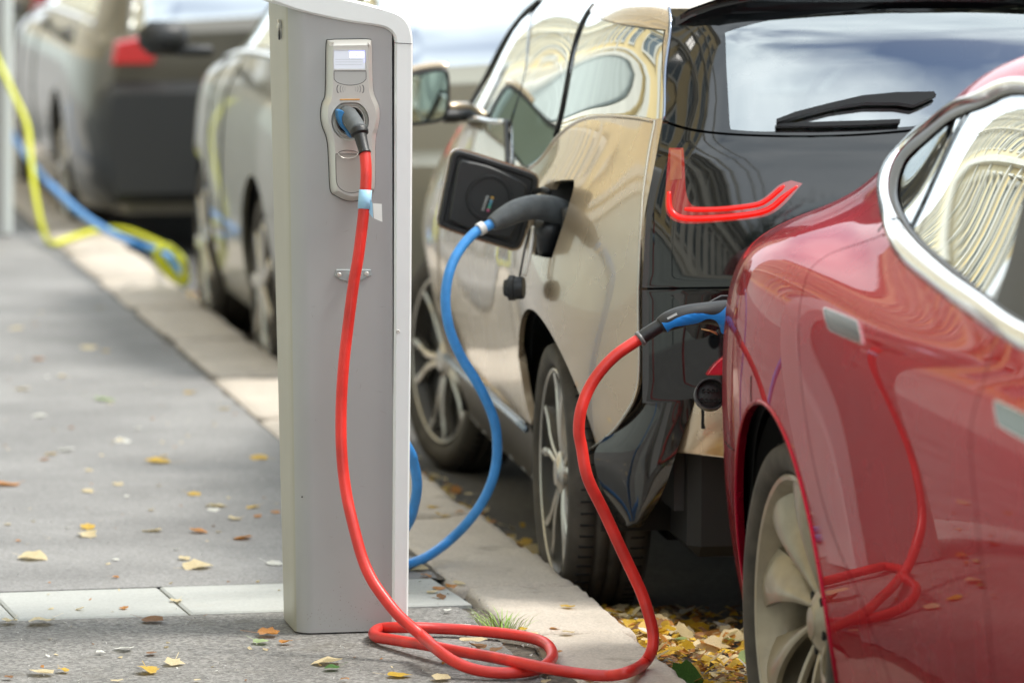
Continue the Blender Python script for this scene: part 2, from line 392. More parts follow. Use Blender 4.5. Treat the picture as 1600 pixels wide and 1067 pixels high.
    def bead(s, name, m, A, B, h, parent, off=0., K=6, mirror=None):
        """raised moulding between two metric paths of equal length"""
        V = []; N_ = len(A)
        for a, b in zip(A, B):
            q = np.array([a + (b - a) * k / K for k in range(K + 1)]); S, t = q[:, 0] / s.ms, q[:, 1] / s.mt; P = s.ev(S, t); N = s.nrm(S, t)
            hh = off + h * np.sin(np.pi * np.arange(K + 1) / K) ** .6; P = P + N * hh[:, None]; V += list(P)
        Fc = [(i * (K + 1) + k, i * (K + 1) + k + 1, (i + 1) * (K + 1) + k + 1, (i + 1) * (K + 1) + k) for i in range(N_ - 1) for k in range(K)]
        o = mk(name, V, Fc, m, parent)
        if mirror is not None:
            O, b, vc = mirror; V = np.array(V); d = (V - O) @ b - vc; mk(name, V - 2 * d[:, None] * b, [f[::-1] for f in Fc], m, parent)
        return o
    def on(s, x, y, off=0.):
        a = s.px(x, y); return s.ev(a[0:1], a[1:2])[0] + s.nrm(a[0:1], a[1:2])[0] * off
def plate(name, m, outline, n, prof, parent=None, holes=(), smooth=False, close_back=False):
    """outline: planar 3D points; prof = (inset, height) rings, last ring is filled (CDT, with holes as 3D outlines)"""
    P = np.array(outline, float); n = np.array(n, float); c = P.mean(0); u = P[1] - P[0]; u -= n * (u @ n); u /= np.linalg.norm(u); w = np.cross(n, u)
    q = np.stack([(P - c) @ u, (P - c) @ w], 1); A = .5 * np.sum(q[:, 0] * np.roll(q[:, 1], -1) - np.roll(q[:, 0], -1) * q[:, 1])
    if A < 0: q = q[::-1]
    N = len(q); V = []; Fc = []
    for (ins, h) in prof:
        r = offset(q, -ins) if ins else q
        V += [c + a * u + b * w + n * h for a, b in r]
    for i in range(len(prof) - 1):
        for k in range(N): l = (k + 1) % N; Fc.append((i * N + k, i * N + l, (i + 1) * N + l, (i + 1) * N + k))
    r = offset(q, -prof[-1][0]) if prof[-1][0] else q; h = prof[-1][1]
    H = [np.stack([(np.array(x) - c) @ u, (np.array(x) - c) @ w], 1) for x in holes]
    V2, T = cdt([r], H, 0); k = len(V); V += [c + a * u + b * w + n * h for a, b in V2]; Fc += [list(t + k) for t in T]
    if close_back: Fc.append(list(range(N))[::-1])
    return auto(mk(name, V, Fc, m, parent, True), 40)
def seq(L, n): 
    """resample a polyline to n points by length"""
    L = np.asarray(L, float); d = np.r_[0, np.cumsum(np.linalg.norm(np.diff(L, axis=0), axis=1))]; t = np.linspace(0, d[-1], n)
    return np.stack([np.interp(t, d, L[:, k]) for k in range(L.shape[1])], 1)
def copy_tree(o, parent=None, dloc=None):
    c = o.copy(); COL.objects.link(c); c.parent = parent
    if dloc is not None: c.location = Vector(o.location) + Vector(dloc)
    for ch in list(o.children): copy_tree(ch, c)
    return c
#%% ================================================================ GROUND
RZ = -.12
def sheet(name, x0, x1, y0, y1, z, m, parent=None, nx=1, ny=1, kind='structure'):
    V = [(x0 + (x1 - x0) * i / nx, y0 + (y1 - y0) * j / ny, z) for i in range(nx + 1) for j in range(ny + 1)]
    Fc = [(i * (ny + 1) + j, (i + 1) * (ny + 1) + j, (i + 1) * (ny + 1) + j + 1, i * (ny + 1) + j + 1) for i in range(nx) for j in range(ny)]
    o = mk(name, V, Fc, m, parent, False)
    if kind: o['kind'] = kind
    return o
road = sheet('road', 2.2, 300, -300, 400, RZ, M_ROAD)
ground = sheet('ground', -300, 2.3, -300, 400, -.2, M_ROAD)
# pavement surface: smooth grey asphalt beyond the pale stone band, coarse asphalt this side of it
pav = sheet('pavement', -5.2, 2.0, 11.655, 90, 0, M_ASPH)
near = sheet('near_pavement', -5.2, 2.0, -40, 11.245, -.004, M_ASPH2)
# pale stone band across the pavement (separate stones)
band = sheet('paving_band', -5.2, 2.12, 11.245, 11.655, -.022, M_DARK)
xs = [2.1]; x = 2.1
for w in [.70]: pass
j1 = atZ(262, 925, 0)[0]; j0 = atZ(8, 950, 0)[0]
edges_x = [2.10, j1, j0] + [j0 - .37 * k for k in range(1, 16)]
edges_x = [2.128, (2.10 + j1) / 2 + .08] + edges_x[1:]
for k in range(len(edges_x) - 1):
    a, b = edges_x[k + 1] + .0025, edges_x[k] - .0025
    s_ = MB(); yy0, yy1 = 11.25 + random.uniform(-.004, .006), 11.65 + random.uniform(-.006, .004)
    sk = .012
    V = [(a + sk, yy0, -.04), (b + sk, yy0, -.04), (b - sk, yy1, -.04), (a - sk, yy1, -.04)]
    z = random.uniform(-.001, .002) + .001; c = .006
    T1 = [(x, y, z - .004) for x, y, _ in V]; T2 = [(V[0][0] + c, V[0][1] + c, z), (V[1][0] - c, V[1][1] + c, z), (V[2][0] - c, V[2][1] - c, z), (V[3][0] + c, V[3][1] - c, z)]
    s_.add(V + T1 + T2, [(0, 1, 5, 4), (1, 2, 6, 5), (2, 3, 7, 6), (3, 0, 4, 7), (4, 5, 9, 8), (5, 6, 10, 9), (6, 7, 11, 10), (7, 4, 8, 11), (8, 9, 10, 11)])
    s_.build('paving_stone', M_SLAB, band, False)
# kerb: rough granite stones, each its own piece
kerb = sheet('kerb', 2.13, 2.40, -40, 90, -.03, M_DARK)
cuts = [9.0, 9.95, 10.82, 11.50, 12.72, 13.75, 14.9, 16.0, 17.2, 18.3, 19.5, 20.7, 21.9, 23.1, 24.3, 25.5, 27, 28.5, 30, 31.5, 33]
y = 9.0
while y > -6: y -= 1.1; cuts.insert(0, y)
from mathutils import noise as mnoise
def kerb_stone(y0, y1, i):
    rs = np.random.RandomState(i + 3); fine = 9.5 < (y0 + y1) / 2 < 14
    nx, ny = (14, 44) if fine else (5, 10); g = .009
    xi, xo = 2.135 + rs.uniform(-.012, .012), 2.440 + rs.uniform(-.012, .012)
    if abs(y1 - 12.72) < .01: xo = 2.452; xi = 2.14
    if abs(y1 - 11.50) < .01: xi = 2.165; xo = 2.452
    if abs(y1 - 10.82) < .01: xi = 2.175; xo = 2.425
    V = []; prof = [(0, -.13), (0, -.02), (.008, -.005)] 
    cols = [(xi, -.12), (xi, -.014)] + [(xi + .012 + (xo - xi - .026) * k / nx, 0) for k in range(nx + 1)] + [(xo - .003, -.010), (xo, -.026), (xo + .004, -.07), (xo + .006, -.13)]
    for j in range(ny + 1):
        yy = y0 + g + (y1 - y0 - 2 * g) * j / ny; e = min(j, ny - j)
        for (x, z) in cols:
            nf = 1 if fine else .7
            d = mnoise.noise(Vector((x * 9, yy * 9, z * 9 + i))) * .007 + mnoise.noise(Vector((x * 33, yy * 33, z * 30 + i))) * .0045 * nf + mnoise.noise(Vector((x * 3.1, yy * 3.1, i))) * .006
            ex = (mnoise.noise(Vector((yy * 7, i * 3.3, z * 14))) * .016 + mnoise.noise(Vector((yy * 25, i, z * 30))) * .006) if x > xi + .1 else mnoise.noise(Vector((yy * 9, i * 3.3, 4))) * .007
            drop = (.009 if e == 0 else 0.001 if e == 1 else 0) if z > -.05 else 0
            V.append((x + (ex if x in (xi, ) or x > xo - .03 else 0), yy, z + (d if z > -.1 else 0) - drop))
    K = len(cols); Fc = [(j * K + k, j * K + k + 1, (j + 1) * K + k + 1, (j + 1) * K + k) for j in range(ny) for k in range(K - 1)]
    Fc = [f for f in Fc] + [tuple(range(K))[::-1], tuple(range(ny * K, ny * K + K))]
    mk('kerb_stone', V, Fc, M_GRAN, kerb, True)
for i in range(len(cuts) - 1): kerb_stone(cuts[i], cuts[i + 1], i)
# dirt seam and ragged asphalt edge between asphalt and kerb
def ragged(name, xa, fn, y0, y1, z, m, parent):
    V = []; n = int((y1 - y0) * 22)
    for k in range(n + 1):
        yy = y0 + (y1 - y0) * k / n; V += [(xa, yy, z), (fn(yy), yy, z)]
    return mk(name, V, [(2 * k, 2 * k + 1, 2 * k + 3, 2 * k + 2) for k in range(n)], m, parent, False)
M_DIRT = mat('gutter_dirt', (.10, .085, .065), .95, var=.5, vscale=60, bump=.6, bscale=120)
ragged('dirt_seam', 2.09, lambda y: 2.17 + .02 * mnoise.noise(Vector((y * 6, 0, 0))), 11.66, 60, -.005, M_DIRT, pav)
ragged('dirt_seam', 2.08, lambda y: 2.175 + .03 * mnoise.noise(Vector((y * 6, 3, 0))), -8.0, 11.24, -.009, M_DIRT, near)
ragged('asphalt_edge', 2.0, lambda y: 2.125 + .022 * mnoise.noise(Vector((y * 5, 7, 0))) + .012 * mnoise.noise(Vector((y * 30, 7, 0))), 11.655, 60, 0, M_ASPH, pav)
ragged('asphalt_edge', 2.0, lambda y: 2.105 + .03 * mnoise.noise(Vector((y * 5, 9, 0))) + .015 * mnoise.noise(Vector((y * 30, 7, 0))), -8.0, 11.245, -.004, M_ASPH2, near)
#%% ================================================================ CHARGING POST
YF = 10.92
def fp(x, y, d=0.): return atY(x, y, YF - d)
def fpoly(pts, n=4, d=0.): return [fp(a, b, d) for a, b in roundpoly(pts, n)]
NF = np.array([0, -1., 0])
def charging_post(label, detail=True):
    root = thing('charging_post', label, 'charging post', (1.8, 11.03, 0), 'charging posts along the kerb')
    pb = root
    # housing: rounded front-left corner, back leans away
    def ring(z, xl, xr, yf, yb, r=.042):
        pts = [(xr, yb), (xl + .006, yb), (xl, yb - .006)]
        for k in range(9):
            a = R(180 + 90 * k / 8); pts.append((xl + r + r * math.cos(a), yf + r + r * math.sin(a)))
        pts += [(xr, yf)]
        return [(a, b, z) for a, b in pts]
    xl0, xl1 = fp(472, 990)[0] - .012, fp(470, 10)[0] - .030
    zt_l, zt_r = fp(430, -2)[2] - .004, fp(616, 40)[2]
    xr = fp(615, 500)[0] - .002
    n = 13; V = []
    for k in range(2):
        z = 0 if k == 0 else 1.5
        V += ring(z, (xl0, xl1)[k], xr, YF, (11.13, 11.235)[k])
    # top follows the slope of the band
    V2 = []
    for (x, y, z) in V[12:]:
        pass
    m = len(V) // 2
    top = []
    for (x, y, z) in V[m:]:
        t = (x - xl1) / (xr - xl1); zz = zt_l * (1 - t) + zt_r * t; f = zz / 1.5
        x0, y0, _ = V[len(top)]; top.append((x0 + (x - x0) * f, y0 + (y - y0) * f, zz))
    V = V[:m] + top
    a_side = [i for i in range(0, 9)]; Fs = []; Ff = []
    for i in range(m - 1):
        (Fs if i < 5 else Ff).append((i, i + 1, m + i + 1, m + i))
    Ff.append((m - 1, 0, m, 2 * m - 1)); Ff.append(tuple(range(m))[::-1]); 
    o = mk('housing', V, Fs + Ff, None, pb, True, mats=[M_POST2, M_POST], midx=[0] * len(Fs) + [1] * (len(Ff))); auto(o, 50)
    # pale band: runs up the right edge and over the sloping top
    outer = [(420, -14, 'c'), (470, -10), (530, -4), (589, 10), (622, 21), (637, 35), (643, 52), (644.5, 69, 'c'), (642, 500, 'c'), (637, 977, 'c')]
    inner = [(612, 977, 'c'), (615, 500, 'c'), (616, 66, 'c'), (614, 56), (607, 48), (592, 42), (535, 33), (471, 19), (424, 3, 'c')]
    ol = fpoly([(a, b, c[0]) if c else (a, b) for a, b, *c in (outer + inner)], 6)
    ol = np.array(ol)
    V = []; N = len(ol); bk = ol.copy(); bk[:, 1] = 11.10 + .13 * np.clip(bk[:, 2] / 1.47, 0, 1)
    # bevelled front ring
    u2 = np.stack([ol[:, 0], ol[:, 2]], 1); in2 = offset(u2, -.005)
    r0 = bk; r1 = ol + np.array([0, -.004, 0]); r2 = np.stack([in2[:, 0], np.full(N, YF - .010), in2[:, 1]], 1)
    V = list(r0) + list(r1) + list(r2); Fc = []
    for i in range(2):
        for k in range(N): l = (k + 1) % N; Fc.append((i * N + k, i * N + l, (i + 1) * N + l, (i + 1) * N + k))
    q, T = cdt([in2], [], 0); k0 = len(V); V += [(a, YF - .010, b) for a, b in q]; Fc += [list(t + k0) for t in T]
    q2, T2 = cdt([u2], [], 0); k0 = len(V); V += [(a, 11.10 + .13 * max(0, min(1, b / 1.47)), b) for a, b in q2]; Fc += [list(t + k0)[::-1] for t in T2]
    b_ = auto(mk('band', V, Fc, M_BAND, pb), 30)
    # thin joints in the band
    g = MB(); g.tube([fp(616, 67.5, .0106), fp(644, 69, .0106)], .0007, 6); g.build('joint_line', M_DARK, b_)
    g = MB(); g.tube([fp(613.5, 975, .001)] + [fp(615.3, y, .001) for y in (700, 500, 300, 64)], .0016, 6); g.build('joint_line', M_DARK, b_)
    g = MB(); g.lathe([(-.001, .0001), (.002, .0025), (.002, .004), (-.001, .0045)][::-1], fp(622, 518, .011), (0, -1, 0), 14); g.build('screw', M_PLATE, b_)
    # lock cylinder at the top of the narrow side
    side_c = atX(437, 39, float(xl1 + (1.5 - 1.42) * 0) - .002)
    g = MB(); g.lathe([(0, .012), (.004, .012), (.006, .0095), (.004, .007), (.003, .0001)], side_c, (-1, 0, 0), 20)
    auto(g.build('lock_cylinder', M_PLATE, pb))
    g = MB(); g.lathe([(0, .012), (.003, .011), (.003, .0001)], side_c + np.array([0, .0, -.024]), (-1, 0, 0), 20); g.build('lock_cylinder', M_BLACK, pb)
    if True:
        ph = MB()
        for (x, y) in ((470, 776),): ph.lathe([(0, .002), (.0012, .0015), (.0012, .0001)], fp(x + 2, y, .0), (0, -1, 0), 8)
        ph.build('rivet', M_DARK, pb)
    # ---- socket unit
    outl = [(510, 68), (515, 63), (545, 62), (575, 62), (580, 68), (581, 105), (582.5, 142), (591, 165), (592.5, 182), (589.5, 202), (586, 218), (585, 285), (582, 299), (569, 309.5), (546, 314), (525, 306), (516, 296), (514, 260), (511, 219), (503.5, 197), (501, 180), (503, 162), (508, 148), (509, 105)]
    O3 = fpoly(outl, 5)
    hole = [(547 + 29.5 * math.cos(a), 189 + 31 * math.sin(a)) for a in np.linspace(0, 2 * math.pi, 40, endpoint=False)]
    hole = [(x, max(y, 160.5)) for x, y in hole]
    H3 = [fp(x, y, .026) for x, y in hole]
    su = plate('socket_unit', M_PLATE, O3, NF, [(0, 0), (0, .008), (.002, .012), (.011, .024), (.0125, .026)], pb, [H3])
    # dark seam round the unit
    g = MB(); g.tube(np.array([p + np.array([0, -.0005, 0]) for p in fpoly(outl, 5)]), .0016, 6, closed=True); g.build('seam', M_DARK, su)
    # bowl of the socket
    def lp(sc, d, flat=True):
        c = np.array((547, 189.)); return [fp(*(c + (np.array(p) - c) * sc), d) for p in hole]
    V = []; rings = [(1, .026), (.985, .024), (.93, .006), (.84, .006), (.80, .012), (.74, .012), (.71, .0095), (.68, .004), (.66, .0022)]
    for s_, d in rings: V += lp(s_, d)
    N = 40; Fc = [(i * N + k, i * N + (k + 1) % N, (i + 1) * N + (k + 1) % N, (i + 1) * N + k) for i in range(len(rings) - 1) for k in range(N)]
    auto(mk('socket_bowl', V, Fc, M_PLATE, su), 30)
    V = [fp(*p, .0018) for p in [(547 + (x - 547) * .72, 189 + (y - 189) * .72) for x, y in hole]]
    mk('socket_face', V, [list(range(N))], M_DARK, su, False)
    g = MB(); g.box(fp(546.5, 156, .0255), (.047, .004, .0035), None, .001); g.build('guide_light', mat('amber_strip', (.55, .28, .08), .3, .3), su, False)
    # screen
    fr = [fp(x, y, .0262) for x, y in roundpoly([(520, 77.5, 'c'), (572.5, 77.5, 'c'), (572.5, 110, 'c'), (520.5, 110, 'c')], 2)]
    sc_ = plate('screen', mat('screen_frame', (.62, .63, .63), .3, .3), fr, NF, [(0, 0), (0, .0015), (.002, .0015), (.0025, -.0005)], su)
    def lit(name, pts, m, d, par): return mk(name, [fp(x, y, d) for x, y in pts], [list(range(len(pts)))[::-1]], m, par, False)
    M_LCD = mat('lcd_grey', (.50, .53, .56), .25, emit=.16, ecol=(.75, .8, .95))
    M_LCDB = mat('lcd_lit_panel', (.85, .9, 1), .3, emit=.75, ecol=(.82, .86, 1))
    M_LCDV = mat('lcd_violet_edge', (.4, .42, .9), .3, emit=.5, ecol=(.42, .45, .95))
    lit('lcd', [(522, 79.5), (570.5, 79.5), (570.5, 108), (522, 108)], M_LCD, .0266, sc_)
    lit('lcd_violet_edge', [(545, 79.5), (570.5, 79.5), (570.5, 98), (568.5, 98), (568.5, 82), (545, 82)], M_LCDV, .0268, sc_)
    lit('lcd_window', [(546.5, 82), (568.5, 82), (568.5, 91), (546.5, 91)], M_LCDB, .0270, sc_)
    lit('lcd_mark', [(556.5, 85.5), (559, 85.5), (558.6, 89.4), (557.1, 89.4)], mat('lcd_text', (.25, .28, .3), .4), .0272, sc_)
    for yy in (93, 97, 101): lit('lcd_row', [(524, yy), (566, yy), (566, yy + .7), (524, yy + .7)], mat('lcd_row', (.44, .47, .50), .4), .0267, sc_)
    # card reader pad with rounded bottom
    pad = roundpoly([(522, 111.5, 'c'), (572, 111.5, 'c'), (572, 124, 'c'), (567, 129), (558, 132.3), (547, 133.5), (536, 132.3), (527, 129), (522, 124, 'c')], 4)
    g = MB(); g.tube([fp(x, y, .0262) for x, y in pad], .0007, 6, closed=True); pd = g.build('card_reader', M_BLACK, su)
    mk('reader_pad', [fp(x, y, .0264) for x, y in pad], [list(range(len(pad)))[::-1]], mat('reader_pad_grey', (.46, .47, .455), .35, .3), pd, False)
    # contactless arcs
    for sx in (-1, 1):
        for k, (r_, w) in enumerate(((21, .0011), (16, .0008), (12, .0006), (8.6, .00045))):
            P = [fp(547.5 + sx * (r_ - 1.5 * math.cos(a) * 0 + r_ * .16 * (math.cos(a) - 1)), 139.5 + 6.6 * (1 - k * .16) * math.sin(a), .0262) for a in np.linspace(-1.2, 1.2, 9)]
            MB().tube(P, w, 6).build('contactless_arc', mat('arc_print_%d' % k, [(.12, .12, .12), (.2, .2, .2), (.28, .28, .28), (.36, .36, .36)][k], .5), su)
    # lower blank cover with thumb notch
    lc = roundpoly([(524.5, 241, 'c'), (577, 241, 'c'), (577, 283), (571, 295), (560, 300), (549, 301.5), (538, 299), (529, 292), (525.5, 280)], 4)
    g = MB(); g.tube([fp(x, y, .0262) for x, y in lc], .0011, 6, closed=True); cv = g.build('blank_cover', mat('seam_grey', (.09, .09, .085), .5), su)
    V = [fp(x, y, .0264) for x, y in lc]; mk('cover_face', V, [list(range(len(V)))[::-1]], mat('cover_grey', (.42, .415, .385), .4, .45), cv, False)
    g = MB(); g.tube([fp(544 + 15 * math.cos(a), 240 + 8 * math.sin(a), .0268) for a in np.linspace(0, math.pi, 14)], .0012, 6); g.build('thumb_notch', M_PLATE, cv)
    g = MB(); g.tube([fp(544 + 15 * math.cos(a), 240 - 5 * math.sin(a), .0266) for a in np.linspace(0, math.pi, 14)], .0009, 6); g.build('thumb_notch', mat('seam_grey', (.09, .09, .085)), cv)
    # small bracket with two screws
    br = plate('bracket', mat('zinc_bracket', (.42, .47, .47), .35, .6), fpoly([(525, 421, 'c'), (579, 421, 'c'), (580, 430, 'c'), (562, 438, 'c'), (545, 441, 'c'), (530, 436, 'c'), (522.5, 430, 'c')], 2), NF, [(0, 0), (0, .004), (.001, .005)], pb)
    MB().box(fp(553, 430, .014), (.018, .018, .006), None, .001).build('hook', MATS['zinc_bracket'], br, False)
    for x, y in ((530, 429.5), (573, 428)):
        sc2 = auto(MB().lathe([(0, .0055), (.002, .0052), (.0032, .0035), (.0032, .0001)], fp(x, y, .005), (0, -1, 0), 16).build('screw', M_PLATE, br))
        sc2['label'] = 'small round screw head at the bracket end'
    mk_ = np.random.RandomState(12); sp_ = mat('splash_dirt', (.27, .25, .22), .8); scr = mat('scratch_mark', (.30, .29, .27), .6)
    g = MB()
    for k in range(110):
        x, y = mk_.uniform(480, 612), 985 - abs(mk_.normal(0, 38)); r = mk_.uniform(.0003, .0013); q = [fp(x, y, .0004) + np.array([math.cos(a) * r * mk_.uniform(.6, 1.3), 0, math.sin(a) * r]) for a in np.linspace(0, 6.28, 6, endpoint=False)]
        g.add(q, [tuple(range(6))])
    g.build('splash_spots', sp_, pb, False)['kind'] = 'stuff'
    g = MB()
    for k in range(26):
        x, y = mk_.uniform(484, 610), mk_.uniform(320, 980); a = mk_.uniform(-.5, .5) + (1.57 if mk_.rand() < .5 else 0); L_k = mk_.uniform(3, 16); w_ = .35
        d = np.array([math.cos(a), math.sin(a)]) * L_k / 2; e_ = np.array([-math.sin(a), math.cos(a)]) * w_; c = np.array([x, y])
        g.add([fp(*(c - d), .0004), fp(*(c + e_), .0004), fp(*(c + d), .0004), fp(*(c - e_), .0004)], [(0, 1, 2, 3)])
    g.build('scratches', scr, pb, False)['kind'] = 'stuff'
    # dark plinth line
    MB().box(((xl0 + xr) / 2 + .01, 11.03, .004), (xr - xl0 - .06, .17, .012), None).build('base_seal', M_DARK, pb, False)
    return root
post = charging_post('grey charging post with its red cable plugged in, standing in front')
post2 = copy_tree(post, None, (.062, 10.55, 0)); post2['label'] = 'blurred pale charging post cut off by the left picture edge'
# ================================================================ CABLES
def cable_path(pts, n=8): return crom([p for p in pts], n)
def g_(x, y, z=.0135): return atZ(x, y, z)
Z8 = lambda a, b: (420 + a / 2.051, 700 + b / 2.051)
rc = thing('charging_cable', 'red charging cable coiled on the ground between front post and red car', 'cable', (2.05, 10.5, 0), 'charging cables')
red_desc = [(570, 238, 10.79), (572, 262, 10.775), (571.5, 290, 10.765), (568, 335, 10.755), (560, 400, 10.75), (553, 440, 10.75), (545, 500, 10.745), (537, 570, 10.74), (533, 640, 10.735), (534, 710, 10.72), (541, 770, 10.70), (552, 820, 10.67), (566, 871, 10.64), (581, 905, 10.615), (600, 933, 10.59), (622, 960, 10.56), (645, 981, 10.53), (664, 997, 10.50)]
pts = [atY(x, y, Y) for x, y, Y in red_desc]
zl = pts[-1][2]
coil = [(540, 645), (590, 680), (650, 706), (730, 719), (810, 717), (872, 703), (908, 672), (900, 638), (868, 616), (800, 600), (700, 588), (560, 578), (430, 574), (362, 577), (337, 591), (348, 605), (400, 614), (500, 630), (600, 649), (700, 666), (800, 686), (900, 706), (1000, 722), (1085, 728), (1150, 717)]
zz = [.05, .034, .020, .0135, .0135, .0135, .0135, .0135, .0135, .0135, .0135, .016, .022, .014, .0135, .0135, .018, .026, .030, .034, .036, .030, .022, .018, .03]
for (a, b), z in zip(coil, zz): pts.append(atZ(*Z8(a, b), z))
last = pts[-1]
up_ = [(1200, 690, 10.27), (1228, 645, 10.27), (1231, 590, 10.28), (1214, 520, 10.29), (1190, 452, 10.30), (1135, 335, 10.31), (1075, 205, 10.32), (1022, 95, 10.32)]
for a, b, Y in up_: pts.append(atY(*Z8(a, b), Y))
for x, y, Y in [(909, 700, 10.33), (904.5, 672, 10.33), (908, 640, 10.33), (920, 608, 10.34), (938, 580, 10.345), (961, 556, 10.35), (985, 539, 10.355), (1002, 528, 10.36)]: pts.append(atY(x, y, Y))
MB().tube(cable_path(pts, 7), .0132, 14).build('red_sheath', M_RCAB, rc)
# plug at the post
pg = [fp(540, 176, .02), fp(547, 185, .05), fp(555, 196, .08), fp(561, 205, .105)]
body = MB().tube(crom(pg, 6), np.interp(np.linspace(0, 1, 19), [0, .2, .7, 1], [.017, .022, .021, .019]), 18); ppl = body.build('post_plug', M_GREYPL, rc)
c1 = fp(561, 205, .105); d1 = fp(567, 215, .115) - c1; d1 /= np.linalg.norm(d1)
auto(MB().lathe([(-.004, .010), (-.004, .0205), (.002, .0215), (.008, .0205), (.012, .015), (.050, .0125), (.055, .0145), (.058, .0145), (.058, .009)], c1, (fp(570, 240, .135) - c1), 24).build('collar', M_BLACK, ppl), 40)
# blue locking shell at its left
bs = [(524, 172), (530, 171), (538, 176), (545, 186), (548, 198), (553, 211), (545, 215), (538, 205), (530, 196), (525, 184)]
plate('blue_shell', mat('post_blue_shell', (.02, .16, .38), .4), [fp(x, y, .028 + .0) for x, y in roundpoly(bs, 3)], NF, [(0, 0), (0, .02), (.002, .03)], ppl)
a_, b_ = c1 * .35 + fp(547, 185, .05) * .65, c1 * .9 + fp(547, 185, .05) * .1
ax = (c1 - fp(547, 185, .05)); ax /= np.linalg.norm(ax)
lb = MB().lathe([(0, .0226), (.017, .0218)], fp(551.5, 187.5, .068), ax, 10, arc=(R(20), R(150))); lb.build('plug_label', M_WHITE, ppl)
# blue tape flag on the cable
def cabpt(x, y, Y, dx=0): return atY(x + dx, y, Y)
MB().tube([cabpt(571, 297, 10.762), cabpt(570, 312, 10.760), cabpt(569, 327, 10.757)], .0152, 14).build('tape', mat('pale_blue_tape', (.32, .56, .75), .45), rc)
tp = [atY(*p) for p in ((575, 304, 10.752), (582, 318, 10.746), (589, 319, 10.742), (588, 341, 10.742), (583, 341, 10.745), (573, 328, 10.752))]
Vt = tp + [p + np.array([0, .0012, 0]) for p in tp]; mk('tape_flag', Vt, [(0, 1, 4, 5), (11, 10, 7, 6), (0, 6, 7, 1), (5, 4, 10, 11)], MATS['pale_blue_tape'], rc, False)
tp = [atY(*p) for p in ((582.5, 318, 10.7445), (596.5, 319, 10.741), (597.5, 347, 10.741), (584.5, 341.5, 10.7445))]
Vt = tp + [p + np.array([0, .0012, 0]) for p in tp]; mk('tape_label', Vt, [(0, 1, 2, 3), (7, 6, 5, 4), (0, 4, 5, 1), (2, 6, 7, 3)], M_WHITE, rc, False)
# plug at the red car
YP = 10.36
hp = [atY(*p) for p in ((999, 530, YP), (1015, 519, YP), (1036, 506, YP))]
auto(MB().tube(crom(hp, 5), [.0165] + [.0155] * 9 + [.0165], 20).build('strain_relief', M_BLACK, rc), 40)
MB().tube([atY(998, 531, YP), atY(1003, 527.5, YP)], [.0175, .0175], 20).build('cuff', mat('grey_cuff', (.12, .12, .12), .4), rc)
hd = [((1031, 509), .0175), ((1042, 503), .0215), ((1058, 497), .0235), ((1080, 491.5), .0235), ((1105, 489), .0245), ((1125, 490), .030), ((1140, 493), .036), ((1152, 495), .038)]
cc_ = crom([np.r_[atY(*p, YP), r] for p, r in hd], 6); hnd = MB()
hnd.tube(cc_[:, :3], cc_[:, 3], 22); hobj = hnd.build('plug_handle', M_BLACK, rc)
# blue grip inlay: swept on the camera side of the handle
top_l = [(1034, 504), (1045, 503.5), (1060, 496), (1080, 490), (1100, 490), (1115, 492), (1127, 487), (1138, 475), (1145, 473)]
bot_l = [(1043, 519.5), (1052, 511.5), (1070, 508.5), (1090, 505), (1105, 498.5), (1118, 501), (1125, 512), (1128, 521), (1145, 522.5)]
def surf_front(x, y, extra=.0015):
    """point on the camera side of the handle under a photo pixel"""
    best = None; r = ray(x, y); rd = r / np.linalg.norm(r)
    f = cc_[:, :3] - CAM; k = f @ rd; D = np.linalg.norm(f - k[:, None] * rd, axis=1); j = np.argmin(D / cc_[:, 3]); rr = cc_[j, 3]; d = min(D[j], rr * .97)
    return CAM + rd * (k[j] - math.sqrt(rr * rr - d * d) - extra)
tl, bl = seq(crom(top_l, 5), 40), seq(crom(bot_l, 5), 40); V = []
K = 8
for a, b in zip(tl, bl):
    for k in range(K + 1): q = a + (b - a) * k / K; V.append(surf_front(*q))
mk('blue_grip', V, [(i * 9 + k, i * 9 + k + 1, (i + 1) * 9 + k + 1, (i + 1) * 9 + k) for i in range(39) for k in range(8)], M_BPL, rc)
q = [surf_front(*p, .002) for p in ((1042, 496.5), (1057, 488.5), (1058.5, 492), (1043.5, 499.5))]
mk('plug_label', q, [(0, 1, 2, 3)], mat('pale_plug_label', (.28, .29, .29), .5), rc, False)
MB().tube([atY(1096, 514, YP - .02), atY(1110, 517, YP - .022), atY(1118, 520, YP - .02), atY(1121, 523, YP - .015)], [.0014, .0018, .003, .001], 8).build('latch', mat('brass_latch', (.6, .33, .15), .35, .5), rc)
# black flap above the port
fl = [atY(*p, 10.44) for p in ((1108, 471), (1126, 461), (1150, 461), (1160, 471), (1150, 475))]
plate('port_flap', M_BLACK, fl, (0, -1, 0), [(0, 0), (0, .01), (.001, .012)], rc)
